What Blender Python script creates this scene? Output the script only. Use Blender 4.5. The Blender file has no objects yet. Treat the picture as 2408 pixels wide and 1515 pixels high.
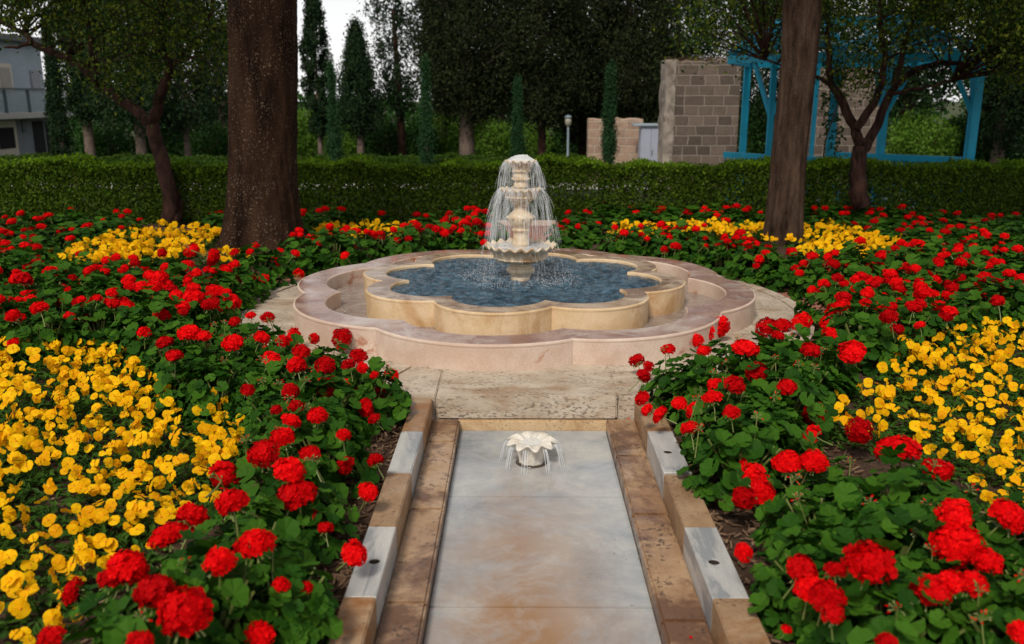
import bpy, bmesh, math, random
import numpy as np
from mathutils import Vector, Matrix, Euler

C = bpy.context.scene
COL = C.collection
R_ = math.radians
PI = math.pi

# ------------------------------------------------------------------ camera
CAM_H = 1.72
PITCH = R_(14.15)
YAW = R_(0.36)
FPX = 2090.0          # focal length in pixels of a 2408 px wide picture
UW, UH = 2408.0, 1515.0
cam_data = bpy.data.cameras.new('camera')
cam = bpy.data.objects.new('camera', cam_data)
COL.objects.link(cam)
cam.location = (0, 0, CAM_H)
cam.rotation_euler = (PI / 2 - PITCH, 0, YAW)
cam_data.sensor_width = 36
cam_data.lens = 36 * FPX / UW
cam_data.clip_start = 0.05
cam_data.clip_end = 2000
cam_data.dof.use_dof = True
cam_data.dof.focus_distance = 5.6
cam_data.dof.aperture_fstop = 2.4
C.camera = cam

# ------------------------------------------------------------------ sky and sun
SUN_EL, SUN_AZ = R_(48), R_(200)
w = bpy.data.worlds.new('World')
C.world = w
w.use_nodes = True
nt = w.node_tree
bg = nt.nodes['Background']
sky = nt.nodes.new('ShaderNodeTexSky')
sky.sky_type = 'NISHITA'
sky.sun_disc = False
sky.sun_elevation = SUN_EL
sky.sun_rotation = SUN_AZ
sky.air_density = 1.0
sky.dust_density = 2.0
mixw = nt.nodes.new('ShaderNodeMix')
mixw.data_type = 'RGBA'
mixw.inputs[0].default_value = 0.78
nt.links.new(sky.outputs[0], mixw.inputs[6])
mixw.inputs[7].default_value = (12.6, 12.4, 12.4, 1)
tcw = nt.nodes.new('ShaderNodeTexCoord')
sepw = nt.nodes.new('ShaderNodeSeparateXYZ')
nt.links.new(tcw.outputs['Generated'], sepw.inputs[0])
rw = nt.nodes.new('ShaderNodeValToRGB')          # sky gradient: white low down, dimmed overhead to limit ambient light
rw.color_ramp.elements[0].position = 0.05
rw.color_ramp.elements[0].color = (1, 1, 1, 1)
rw.color_ramp.elements[1].position = 0.6
rw.color_ramp.elements[1].color = (0.50, 0.495, 0.49, 1)
nt.links.new(sepw.outputs[2], rw.inputs[0])
mulw = nt.nodes.new('ShaderNodeMix')
mulw.data_type = 'RGBA'
mulw.blend_type = 'MULTIPLY'
mulw.inputs[0].default_value = 1.0
nt.links.new(mixw.outputs[2], mulw.inputs[6])
nt.links.new(rw.outputs[0], mulw.inputs[7])
nt.links.new(mulw.outputs[2], bg.inputs[0])
bg.inputs[1].default_value = 0.088
sun_d = bpy.data.lights.new('sun', 'SUN')
sun_d.energy = 2.6
sun_d.angle = R_(12)
sun_d.color = (1.0, 0.91, 0.79)
sun = bpy.data.objects.new('sun', sun_d)
COL.objects.link(sun)
sd = Vector((math.sin(SUN_AZ) * math.cos(SUN_EL), math.cos(SUN_AZ) * math.cos(SUN_EL), math.sin(SUN_EL)))
sun.rotation_euler = sd.to_track_quat('Z', 'Y').to_euler()
sun.location = (0, 0, 30)
C.view_settings.view_transform = 'Standard'
C.view_settings.look = 'None'
C.view_settings.exposure = 0.12
C.view_settings.gamma = 1.0
try:
    C.cycles.max_bounces = 6
    C.cycles.transparent_max_bounces = 40
    C.cycles.use_denoising = True
except Exception:
    pass

# ------------------------------------------------------------------ helpers
RNG = np.random.default_rng(7)
random.seed(7)
_cm = Euler((PI / 2 - PITCH, 0, YAW)).to_matrix()


def ray(u, v):
    d = _cm @ Vector(((u - UW / 2) / FPX, -(v - UH / 2) / FPX, -1.0))
    return d


def onz(u, v, z=0.0):
    d = ray(u, v)
    t = (z - CAM_H) / d.z
    return d.x * t, d.y * t


def at(u, v, Y):
    d = ray(u, v)
    t = Y / d.y
    return Vector((d.x * t, Y, CAM_H + d.z * t))


def gz(y):
    """height of the garden ground at distance y"""
    return float(np.interp(y, [-1e4, 14.6, 24, 46, 1e4], [-0.06, -0.06, -0.5, -1.45, -1.6]))


def tag(o, label=None, cat=None, group=None, kind=None):
    if label: o['label'] = label
    if cat: o['category'] = cat
    if group: o['group'] = group
    if kind: o['kind'] = kind
    return o


def np_mesh(name, V, F, mats=None, mi=None, smooth=False):
    """V (n,3); F list of arrays (m,k)"""
    V = np.asarray(V, dtype=np.float32)
    if not isinstance(F, list): F = [F]
    F = [np.asarray(f, dtype=np.int32) for f in F if len(f)]
    me = bpy.data.meshes.new(name)
    me.vertices.add(len(V))
    me.vertices.foreach_set('co', V.ravel())
    tot = np.concatenate([np.full(len(f), f.shape[1], dtype=np.int32) for f in F])
    loops = np.concatenate([f.ravel() for f in F])
    me.loops.add(len(loops))
    me.loops.foreach_set('vertex_index', loops)
    me.polygons.add(len(tot))
    st = np.concatenate([[0], np.cumsum(tot)[:-1]]).astype(np.int32)
    me.polygons.foreach_set('loop_start', st)
    me.polygons.foreach_set('loop_total', tot)
    if mats:
        for m in (mats if isinstance(mats, (list, tuple)) else [mats]):
            me.materials.append(m)
    if mi is not None:
        me.polygons.foreach_set('material_index', np.asarray(mi, dtype=np.int32))
    if smooth:
        me.polygons.foreach_set('use_smooth', np.ones(len(tot), dtype=bool))
    me.update(calc_edges=True)
    me.validate()
    return me


def link(name, me, parent=None, loc=None, rot=None, scale=None):
    o = bpy.data.objects.new(name, me)
    COL.objects.link(o)
    if parent: o.parent = parent
    if loc is not None: o.location = loc
    if rot is not None: o.rotation_euler = rot
    if scale is not None: o.scale = (scale,) * 3 if isinstance(scale, (int, float)) else scale
    return o


def empty(name, loc=(0, 0, 0), rz=0, label=None, cat=None, group=None):
    o = bpy.data.objects.new(name, None)
    COL.objects.link(o)
    o.location = loc
    o.rotation_euler = (0, 0, rz)
    o.empty_display_size = 0.1
    return tag(o, label, cat, group)


class MB:
    """collects shapes in world or local coordinates, then builds one mesh"""
    def __init__(self):
        self.v, self.f, self.m, self.n = [], [], [], 0

    def add(self, V, F, mi=0):
        V = np.asarray(V, dtype=float)
        self.v.append(V)
        for f in F:
            self.f.append([int(i) + self.n for i in f])
            self.m.append(mi)
        self.n += len(V)

    def box(self, x0, x1, y0, y1, z0, z1, mi=0, bev=0.0):
        if bev <= 0:
            V = [(x, y, z) for x in (x0, x1) for y in (y0, y1) for z in (z0, z1)]
            F = [(0, 1, 3, 2), (4, 6, 7, 5), (0, 4, 5, 1), (2, 3, 7, 6), (0, 2, 6, 4), (1, 5, 7, 3)]
            self.add(V, F, mi)
            return
        bm = bmesh.new()
        bmesh.ops.create_cube(bm, size=1)
        for v in bm.verts:
            v.co = Vector(((x0 + x1) / 2 + v.co.x * (x1 - x0), (y0 + y1) / 2 + v.co.y * (y1 - y0), (z0 + z1) / 2 + v.co.z * (z1 - z0)))
        bmesh.ops.bevel(bm, geom=list(bm.edges), offset=bev, segments=2, affect='EDGES')
        self.bm(bm, mi)

    def bm(self, bm, mi=0):
        bm.verts.index_update()
        self.add([v.co[:] for v in bm.verts], [[v.index for v in f.verts] for f in bm.faces], mi)
        bm.free()

    def bar(self, a, b, w_, h_, mi=0, roll=0):
        a, b = Vector(a), Vector(b)
        d = (b - a)
        L = d.length
        q = d.to_track_quat('X', 'Z').to_matrix()
        V = []
        for x in (0, L):
            for y in (-w_ / 2, w_ / 2):
                for z in (-h_ / 2, h_ / 2):
                    V.append((a + q @ Vector((x, y, z)))[:])
        F = [(0, 1, 3, 2), (4, 6, 7, 5), (0, 4, 5, 1), (2, 3, 7, 6), (0, 2, 6, 4), (1, 5, 7, 3)]
        self.add(V, F, mi)

    def tube(self, pts, rad, sides=8, mi=0, cap=True):
        P = [Vector(p) for p in pts]
        n = len(P)
        if not hasattr(rad, '__len__'): rad = [rad] * n
        V = []
        ref = Vector((0.31, 0.95, 0.1)).normalized()
        for i in range(n):
            t = (P[min(i + 1, n - 1)] - P[max(i - 1, 0)])
            if t.length < 1e-9: t = Vector((0, 0, 1))
            t.normalize()
            if abs(t.dot(ref)) > 0.98: ref = Vector((0.9, 0.1, 0.4)).normalized()
            a = t.cross(ref).normalized()
            b = t.cross(a)
            for k in range(sides):
                an = 2 * PI * k / sides
                V.append((P[i] + (a * math.cos(an) + b * math.sin(an)) * rad[i])[:])
        F = []
        for i in range(n - 1):
            for k in range(sides):
                k2 = (k + 1) % sides
                F.append((i * sides + k, i * sides + k2, (i + 1) * sides + k2, (i + 1) * sides + k))
        if cap:
            F.append(tuple(range(sides - 1, -1, -1)))
            F.append(tuple((n - 1) * sides + k for k in range(sides)))
        self.add(V, F, mi)

    def rings(self, rings, mi=0, closed=False, cap0=False, cap1=False):
        """rings: list of (k,3) arrays all the same length"""
        k = len(rings[0])
        V = np.concatenate(rings)
        F = []
        m = len(rings)
        for i in range(m - 1 + (1 if closed else 0)):
            j = (i + 1) % m
            for q in range(k):
                q2 = (q + 1) % k
                F.append((i * k + q, i * k + q2, j * k + q2, j * k + q))
        if cap0: F.append(tuple(range(k - 1, -1, -1)))
        if cap1: F.append(tuple((m - 1) * k + q for q in range(k)))
        self.add(V, F, mi)

    def mesh(self, name, mats, smooth=False):
        me = bpy.data.meshes.new(name)
        V = np.concatenate(self.v)
        me.from_pydata(V.tolist(), [], self.f)
        for m in (mats if isinstance(mats, (list, tuple)) else [mats]):
            me.materials.append(m)
        me.polygons.foreach_set('material_index', np.asarray(self.m, dtype=np.int32))
        if smooth:
            me.polygons.foreach_set('use_smooth', np.ones(len(me.polygons), dtype=bool))
        me.update()
        return me

    def build(self, name, mats, parent=None, smooth=False, loc=None, rot=None):
        return link(name, self.mesh(name, mats, smooth), parent, loc, rot)


def auto_smooth(o, ang=40):
    me = o.data
    me.polygons.foreach_set('use_smooth', np.ones(len(me.polygons), dtype=bool))
    try:
        me.set_sharp_from_angle(angle=R_(ang))
    except Exception:
        pass
    return o


# ------------------------------------------------------------------ materials
def new_mat(name):
    m = bpy.data.materials.new(name)
    m.use_nodes = True
    n = m.node_tree
    b = n.nodes['Principled BSDF']
    return m, n, b


def col4(c): return (c[0], c[1], c[2], 1.0)


def noise(n, scale, detail=6, rough=0.6, vec=None, dist=0.0):
    t = n.nodes.new('ShaderNodeTexNoise')
    t.inputs['Scale'].default_value = scale
    t.inputs['Detail'].default_value = detail
    t.inputs['Roughness'].default_value = rough
    t.inputs['Distortion'].default_value = dist
    if vec is not None: n.links.new(vec, t.inputs['Vector'])
    return t.outputs[0]


def ramp(n, fac, stops):
    r = n.nodes.new('ShaderNodeValToRGB')
    e = r.color_ramp.elements
    while len(e) < len(stops): e.new(0.5)
    for k, (p, c) in enumerate(stops):
        e[k].position = p
        e[k].color = col4(c) if hasattr(c, '__len__') else (c, c, c, 1)
    n.links.new(fac, r.inputs[0])
    return r.outputs[0]


def mixc(n, fac, a, b, mode='MIX'):
    x = n.nodes.new('ShaderNodeMix')
    x.data_type = 'RGBA'
    x.blend_type = mode
    for sock, val in ((x.inputs[0], fac), (x.inputs[6], a), (x.inputs[7], b)):
        if hasattr(val, 'default_value') or hasattr(val, 'links'):
            n.links.new(val, sock)
        elif hasattr(val, '__len__'):
            sock.default_value = col4(val)
        else:
            sock.default_value = val
    return x.outputs[2]


def math_(n, op, a, b=0.0, clamp=False):
    x = n.nodes.new('ShaderNodeMath')
    x.operation = op
    x.use_clamp = clamp
    for s, v in ((x.inputs[0], a), (x.inputs[1], b)):
        if hasattr(v, 'links'): n.links.new(v, s)
        else: s.default_value = v
    return x.outputs[0]


def objco(n, scale=(1, 1, 1)):
    t = n.nodes.new('ShaderNodeTexCoord')
    mp = n.nodes.new('ShaderNodeMapping')
    mp.inputs['Scale'].default_value = scale
    n.links.new(t.outputs['Object'], mp.inputs[0])
    return mp.outputs[0]


def bump(n, b, h, strength=0.3, dist=0.01, prev=None):
    x = n.nodes.new('ShaderNodeBump')
    x.inputs['Strength'].default_value = strength
    x.inputs['Distance'].default_value = dist
    n.links.new(h, x.inputs['Height'])
    if prev is not None: n.links.new(prev, x.inputs['Normal'])
    n.links.new(x.outputs[0], b.inputs['Normal'])
    return x.outputs[0]


def stone(name, c1, c2, c3=None, scale=3.0, c3lo=0.52, c3hi=0.68, pits=0.0, pitc=(0.05, 0.035, 0.025), pscale=60,
          rough=(0.45, 0.75), aniso=(1, 1, 1), bmp=0.25, spec=0.5, pband=(0.57, 0.64)):
    m, n, b = new_mat(name)
    v = objco(n, aniso)
    c = ramp(n, noise(n, scale, 8, 0.65, v), [(0.40, c1), (0.60, c2)])
    if c3 is not None:
        f = ramp(n, noise(n, scale * 0.6, 7, 0.7, v, 0.6), [(c3lo - .03, 0.0), (c3hi - .08, 1.0)])
        c = mixc(n, f, c, c3)
    fine = noise(n, 90, 4, 0.7, v)
    c = mixc(n, 0.35, c, ramp(n, fine, [(0.3, (0.55, 0.52, 0.5)), (0.7, (1.15, 1.15, 1.15))]), 'MULTIPLY')
    h = noise(n, 40, 6, 0.6, v)
    if pits > 0:
        big = ramp(n, noise(n, 4.5, 4, 0.6, v), [(0.42, 0.0), (0.56, 1.0)])
        pf = ramp(n, noise(n, pscale, 3, 0.6, v), [(pband[0], 0.0), (pband[1], 1.0)])
        pf2 = math_(n, 'MULTIPLY', math_(n, 'MULTIPLY', pf, big), pits)
        c = mixc(n, pf2, c, pitc)
        h = math_(n, 'SUBTRACT', h, math_(n, 'MULTIPLY', pf2, 1.2))
    n.links.new(c, b.inputs['Base Color'])
    rr = ramp(n, noise(n, 5, 5, 0.6, v), [(0.35, rough[0]), (0.65, rough[1])])
    n.links.new(rr, b.inputs['Roughness'])
    b.inputs['Specular IOR Level'].default_value = spec
    bump(n, b, h, bmp, 0.006)
    return m


def leafmat(name, cols, rough=0.5, trans=0.25, spec=0.35, per='island'):
    m, n, b = new_mat(name)
    g = n.nodes.new('ShaderNodeNewGeometry')
    k = len(cols)
    c = ramp(n, g.outputs['Random Per Island'], [(i / max(1, k - 1), cc) for i, cc in enumerate(cols)])
    n.links.new(c, b.inputs['Base Color'])
    b.inputs['Roughness'].default_value = rough
    b.inputs['Specular IOR Level'].default_value = spec * .35
    if trans > 0:
        t = n.nodes.new('ShaderNodeBsdfTranslucent')
        n.links.new(mixc(n, 1.0, c, (1.0, 1.15, 0.6), 'MULTIPLY'), t.inputs[0])
        mx = n.nodes.new('ShaderNodeMixShader')
        mx.inputs[0].default_value = trans
        n.links.new(b.outputs[0], mx.inputs[1])
        n.links.new(t.outputs[0], mx.inputs[2])
        n.links.new(mx.outputs[0], n.nodes['Material Output'].inputs[0])
    return m


def plain(name, c, rough=0.6, spec=0.5, var=0.15, scale=8, metal=0.0):
    m, n, b = new_mat(name)
    v = objco(n)
    f = noise(n, scale, 5, 0.6, v)
    n.links.new(ramp(n, f, [(0.3, tuple(x * (1 - var) for x in c)), (0.7, tuple(min(1, x * (1 + var)) for x in c))]), b.inputs['Base Color'])
    b.inputs['Roughness'].default_value = rough
    b.inputs['Specular IOR Level'].default_value = spec
    b.inputs['Metallic'].default_value = metal
    return m


M = {}
M['fountain'] = stone('pale_carved_limestone', (0.62, 0.50, 0.34), (0.74, 0.63, 0.47), (0.44, 0.25, 0.11), 9, 0.54, 0.72, rough=(0.3, 0.6), bmp=0.2)
M['inner_wall'] = stone('cream_limestone', (0.64, 0.46, 0.26), (0.74, 0.57, 0.37), (0.50, 0.29, 0.13), 3.5, 0.55, 0.75, rough=(0.4, 0.6), bmp=0.12)
M['inner_rim'] = stone('wet_cream_limestone', (0.40, 0.28, 0.18), (0.58, 0.46, 0.34), (0.22, 0.13, 0.08), 3.5, 0.5, 0.66, rough=(0.06, 0.3), bmp=0.15)
M['outer_wall'] = stone('pink_limestone', (0.58, 0.43, 0.34), (0.70, 0.57, 0.48), (0.45, 0.22, 0.14), 2.6, 0.60, 0.70, rough=(0.45, 0.7), bmp=0.15)
M['outer_rim'] = stone('wet_pink_limestone', (0.25, 0.125, 0.09), (0.38, 0.235, 0.175), (0.48, 0.38, 0.32), 4, 0.52, 0.7, rough=(0.04, 0.3), bmp=0.12)
M['paving'] = stone('pitted_travertine', (0.46, 0.38, 0.29), (0.58, 0.505, 0.41), (0.36, 0.25, 0.16), 3, 0.55, 0.72, pits=0.75, pscale=46, pitc=(0.09, 0.065, 0.045), aniso=(0.8, 1.7, 1.7), rough=(0.45, 0.75), bmp=0.4, pband=(0.52, 0.60))
M['riser'] = stone('stained_limestone', (0.58, 0.40, 0.22), (0.66, 0.49, 0.30), (0.40, 0.24, 0.12), 4, 0.5, 0.68, pits=0.5, rough=(0.3, 0.6), bmp=0.2)
M['ledge'] = stone('wet_ochre_limestone', (0.29, 0.165, 0.085), (0.44, 0.29, 0.17), (0.15, 0.075, 0.04), 3.2, 0.50, 0.64, pits=0.9, pscale=45, rough=(0.10, 0.55), bmp=0.2)
M['coping_honey'] = stone('honey_limestone', (0.28, 0.165, 0.085), (0.40, 0.27, 0.16), (0.28, 0.125, 0.04), 3.5, 0.53, 0.68, pits=0.7, pscale=50, rough=(0.3, 0.6), bmp=0.2)
M['coping_marble'] = stone('grey_white_marble', (0.38, 0.39, 0.39), (0.53, 0.53, 0.51), (0.27, 0.29, 0.31), 3, 0.54, 0.64, aniso=(3.5, 0.6, 2), rough=(0.25, 0.5), bmp=0.06)


def floor_marble():
    m, n, b = new_mat('wet_white_marble')
    v = objco(n)
    c = ramp(n, noise(n, 2.2, 9, 0.68, v, 0.4), [(0.36, (0.22, 0.26, 0.295)), (0.50, (0.36, 0.39, 0.41)), (0.62, (0.49, 0.50, 0.49))])
    vein = ramp(n, noise(n, 3.4, 9, 0.72, objco(n, (1, 2.6, 1)), 1.8), [(0.47, 0.0), (0.50, 0.6), (0.53, 0.0)])
    c = mixc(n, vein, c, (0.36, 0.40, 0.44))
    s = n.nodes.new('ShaderNodeSeparateXYZ')
    n.links.new(v, s.inputs[0])
    dx = math_(n, 'ABSOLUTE', math_(n, 'SUBTRACT', s.outputs[0], 0.0))
    band = math_(n, 'SUBTRACT', 1.0, math_(n, 'MULTIPLY', dx, 1.9), True)
    near = math_(n, 'MULTIPLY', math_(n, 'SUBTRACT', 4.9, s.outputs[1]), 0.62, True)
    st = math_(n, 'MULTIPLY', math_(n, 'MULTIPLY', band, near), 1.0)
    st = math_(n, 'ADD', st, math_(n, 'MULTIPLY', math_(n, 'SUBTRACT', 3.15, s.outputs[1]), 0.8, True), True)
    st = math_(n, 'MULTIPLY', st, ramp(n, noise(n, 2.6, 9, 0.72, v, 0.5), [(0.36, 0.30), (0.56, 1.0)]), True)
    c = mixc(n, math_(n, 'MULTIPLY', st, 0.95), c, (0.31, 0.165, 0.070))
    dots = ramp(n, noise(n, 34, 2, 0.5, v), [(0.72, 0.0), (0.76, 1.0)])
    side = math_(n, 'MULTIPLY', math_(n, 'SUBTRACT', dx, 0.22), 5.0, True)
    c = mixc(n, math_(n, 'MULTIPLY', dots, side), c, (0.10, 0.11, 0.12))
    n.links.new(c, b.inputs['Base Color'])
    n.links.new(ramp(n, noise(n, 3, 4, 0.6, v), [(0.35, 0.05), (0.65, 0.22)]), b.inputs['Roughness'])
    bump(n, b, noise(n, 14, 4, 0.6, objco(n, (1.6, 0.8, 1))), 0.10, 0.01)
    return m


M['floor'] = floor_marble()
M['wet_ring_socket_shade'] = plain('dark_wet_ring_socket_shade', (0.06, 0.045, 0.035), .15, .5)  # wet ring under the bowl; also paints the shade inside coping sockets



def soil_mat():
    m, n, b = new_mat('bark_mulch_and_grass')
    v = objco(n)
    a = ramp(n, noise(n, 30, 8, 0.7, v), [(0.3, (0.030, 0.018, 0.012)), (0.55, (0.085, 0.050, 0.033)), (0.75, (0.17, 0.11, 0.075))])
    g = ramp(n, noise(n, 3.0, 8, 0.7, v), [(0.3, (0.025, 0.035, 0.012)), (0.7, (0.06, 0.085, 0.025))])
    s = n.nodes.new('ShaderNodeSeparateXYZ')
    n.links.new(v, s.inputs[0])
    f = math_(n, 'MULTIPLY', math_(n, 'SUBTRACT', s.outputs[1], 14.0), 0.5, True)
    n.links.new(mixc(n, f, a, g), b.inputs['Base Color'])
    b.inputs['Roughness'].default_value = 0.9
    b.inputs['Specular IOR Level'].default_value = 0.2
    bump(n, b, noise(n, 45, 6, 0.7, v), 0.9, 0.02)
    return m


M['soil'] = soil_mat()
M['gravel'] = stone('red_crushed_tile', (0.30, 0.11, 0.07), (0.44, 0.20, 0.14), (0.24, 0.12, 0.09), 30, rough=(0.8, 0.95), bmp=0.9, spec=0.2)
M['path'] = stone('pale_path_stone', (0.48, 0.45, 0.42), (0.58, 0.55, 0.52), None, 2, rough=(0.6, 0.8), bmp=0.2)
M['chip'] = leafmat('bark_chips', [(0.05, 0.028, 0.018), (0.13, 0.075, 0.045), (0.24, 0.16, 0.10), (0.08, 0.045, 0.03)], 0.85, 0.0, 0.2)

M['ger_leaf'] = leafmat('geranium_leaf', [(0.011, 0.046, 0.004), (0.023, 0.082, 0.006), (0.052, 0.14, 0.010), (0.017, 0.064, 0.006)], 0.6, 0.16, 0.22)
M['ger_stem'] = plain('geranium_stem', (0.16, 0.20, 0.05), 0.5)
M['ger_red'] = leafmat('scarlet_petal', [(0.62, 0.001, 0.003), (0.82, 0.002, 0.004), (0.92, 0.006, 0.006)], 0.6, 0.25, 0.12)
def vary(m, lo, hi):
    n = m.node_tree
    b = n.nodes['Principled BSDF']
    lk = b.inputs['Base Color'].links[0].from_socket
    oi = n.nodes.new('ShaderNodeObjectInfo')
    c = mixc(n, 1.0, lk, ramp(n, oi.outputs['Random'], [(0.0, lo), (0.5, (.95, .95, .95)), (1.0, hi)]), 'MULTIPLY')
    n.links.new(c, b.inputs['Base Color'])
    for nd in n.nodes:
        if nd.type == 'BSDF_TRANSLUCENT': n.links.new(c, nd.inputs[0])


vary(M['ger_red'], (.55, .5, .7), (1.06, 1.6, 1.3))  # darker heads: crimson variation, and shade put into the colour
M['pan_leaf'] = leafmat('pansy_leaf', [(0.020, 0.060, 0.006), (0.035, 0.095, 0.010), (0.055, 0.13, 0.014)], 0.5, 0.15, 0.35)


def pansy_mat():
    m, n, b = new_mat('yellow_petal')
    g = n.nodes.new('ShaderNodeNewGeometry')
    c = ramp(n, g.outputs['Random Per Island'], [(0.0, (0.86, 0.40, 0.002)), (0.5, (0.93, 0.50, 0.004)), (1.0, (0.96, 0.60, 0.008))])
    oi = n.nodes.new('ShaderNodeObjectInfo')
    c = mixc(n, 0.8, c, ramp(n, oi.outputs['Random'], [(0.0, (0.80, 0.62, 0.5)), (0.5, (1, 1, 1)), (1.0, (1.0, 1.12, 1.3))]), 'MULTIPLY')
    t = n.nodes.new('ShaderNodeBsdfTranslucent')
    n.links.new(c, b.inputs['Base Color'])
    n.links.new(c, t.inputs[0])
    b.inputs['Roughness'].default_value = 0.6
    b.inputs['Specular IOR Level'].default_value = 0.06
    mx = n.nodes.new('ShaderNodeMixShader')
    mx.inputs[0].default_value = 0.28
    n.links.new(b.outputs[0], mx.inputs[1])
    n.links.new(t.outputs[0], mx.inputs[2])
    n.links.new(mx.outputs[0], n.nodes['Material Output'].inputs[0])
    return m


M['pansy'] = pansy_mat()
M['pansy_eye'] = plain('orange_eye', (0.75, 0.22, 0.002), 0.6)
M['hedge'] = leafmat('hedge_leaf', [(0.032, 0.066, 0.006), (0.056, 0.112, 0.009), (0.10, 0.17, 0.012), (0.066, 0.10, 0.010)], 0.55, 0.3, 0.3)
M['new_growth'] = leafmat('hedge_new_growth', [(0.09, 0.18, 0.008), (0.14, 0.25, 0.012), (0.18, 0.29, 0.016)], 0.55, 0.35, 0.2)
M['hedge_far'] = leafmat('hedge_leaf_dark', [(0.022, 0.052, 0.007), (0.055, 0.11, 0.011)], 0.5, 0.2, 0.3)
M['twig'] = plain('twig_bark', (0.10, 0.06, 0.035), 0.9, 0.2)
M['cyp'] = leafmat('cypress_green', [(0.008, 0.020, 0.009), (0.016, 0.036, 0.014), (0.026, 0.048, 0.018)], 0.7, 0.08, 0.2)
M['cyp_brown'] = leafmat('cypress_brown_green', [(0.009, 0.014, 0.006), (0.019, 0.026, 0.010), (0.032, 0.040, 0.014)], 0.75, 0.08, 0.2)
M['cyp_young'] = leafmat('young_cypress', [(0.012, 0.040, 0.016), (0.022, 0.065, 0.024), (0.032, 0.08, 0.028)], 0.65, 0.1, 0.25)
M['bush'] = leafmat('lit_bush', [(0.08, 0.17, 0.02), (0.12, 0.24, 0.03), (0.16, 0.29, 0.045)], 0.5, 0.4, 0.3)  # raised greens put the light on these bushes into their colour
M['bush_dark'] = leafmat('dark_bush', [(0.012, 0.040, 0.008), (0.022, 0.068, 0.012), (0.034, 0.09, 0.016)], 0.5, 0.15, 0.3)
M['crown'] = leafmat('broadleaf_green', [(0.008, 0.022, 0.004), (0.016, 0.042, 0.006), (0.036, 0.076, 0.008), (0.09, 0.13, 0.012), (0.16, 0.19, 0.016)], 0.45, 0.3, 0.35)  # palest leaf tones paint sunlit highlights into the crowns
M['bark_small'] = stone('reddish_bark', (0.028, 0.014, 0.011), (0.075, 0.038, 0.029), (0.018, 0.012, 0.010), 9, aniso=(1, 1, 0.35), rough=(0.8, 0.95), bmp=0.7, spec=0.08)
M['bark_grey'] = stone('grey_bark', (0.14, 0.11, 0.095), (0.25, 0.20, 0.17), None, 9, aniso=(1, 1, 0.3), rough=(0.8, 0.95), bmp=0.7, spec=0.2)


def bark(name, c1, c2, fleck, fk, sc):
    m, n, b = new_mat(name)
    v = objco(n, (1, 1, 0.22))
    v1 = objco(n, (1, 1, 0.8))
    c = ramp(n, noise(n, 5 * sc, 9, 0.72, v), [(0.38, c1), (0.62, c2)])
    f = ramp(n, noise(n, 62 * sc, 3, 0.6, v1), [(0.56, 0.0), (0.66, fk)])
    big = ramp(n, noise(n, 3.2, 5, 0.6, v1), [(0.40, 0.10), (0.58, 1.0)])
    c = mixc(n, math_(n, 'MULTIPLY', f, big), c, fleck)
    n.links.new(c, b.inputs['Base Color'])
    b.inputs['Roughness'].default_value = 0.9
    b.inputs['Specular IOR Level'].default_value = 0.06
    h = math_(n, 'ADD', noise(n, 16 * sc, 8, 0.7, v), math_(n, 'MULTIPLY', f, 0.4))
    bump(n, b, h, 1.0, 0.03)
    return m


M['bark_big'] = bark('dark_red_brown_bark', (0.011, 0.006, 0.004), (0.050, 0.026, 0.015), (0.29, 0.20, 0.135), 0.9, 0.9)
M['bark_right'] = bark('brown_grey_bark', (0.022, 0.013, 0.009), (0.105, 0.066, 0.046), (0.22, 0.16, 0.12), 0.6, 1.5)
M['bark_pale'] = stone('pale_trunk_bark', (0.11, 0.08, 0.065), (0.19, 0.145, 0.12), None, 12, aniso=(1, 1, 0.3), rough=(0.85, 0.95), bmp=0.5, spec=0.2)

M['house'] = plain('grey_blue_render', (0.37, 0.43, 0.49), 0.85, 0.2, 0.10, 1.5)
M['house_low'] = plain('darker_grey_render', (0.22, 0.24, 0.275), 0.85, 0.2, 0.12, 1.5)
M['cream'] = plain('cream_paint', (0.60, 0.55, 0.47), 0.6, 0.3, 0.08)
M['concrete'] = plain('pale_concrete', (0.50, 0.48, 0.46), 0.85, 0.2, 0.12)
M['dark'] = plain('dark_interior', (0.012, 0.012, 0.014), 0.8, 0.2)
M['roof_grey'] = plain('grey_roof', (0.10, 0.11, 0.12), 0.7)
M['rail'] = plain('grey_green_rail', (0.05, 0.075, 0.09), 0.5)
M['pane'] = plain('lattice_screen', (0.38, 0.35, 0.31), 0.7, 0.3, 0.3, 30)
M['blue'] = plain('turquoise_paint', (0.010, 0.32, 0.50), 0.5, 0.3, 0.14, 3)
M['cab'] = plain('lavender_grey_metal', (0.34, 0.37, 0.46), 0.5, 0.4, 0.06, 3)
M['cabtop'] = plain('grey_steel_cap', (0.30, 0.37, 0.43), 0.5, 0.4, 0.06, 3)
M['lamp_metal'] = plain('grey_lamp_metal', (0.14, 0.19, 0.22), 0.4, 0.5)
M['lamp_glass'] = plain('frosted_lamp_glass', (0.33, 0.31, 0.25), 0.3, 0.5)


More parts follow.
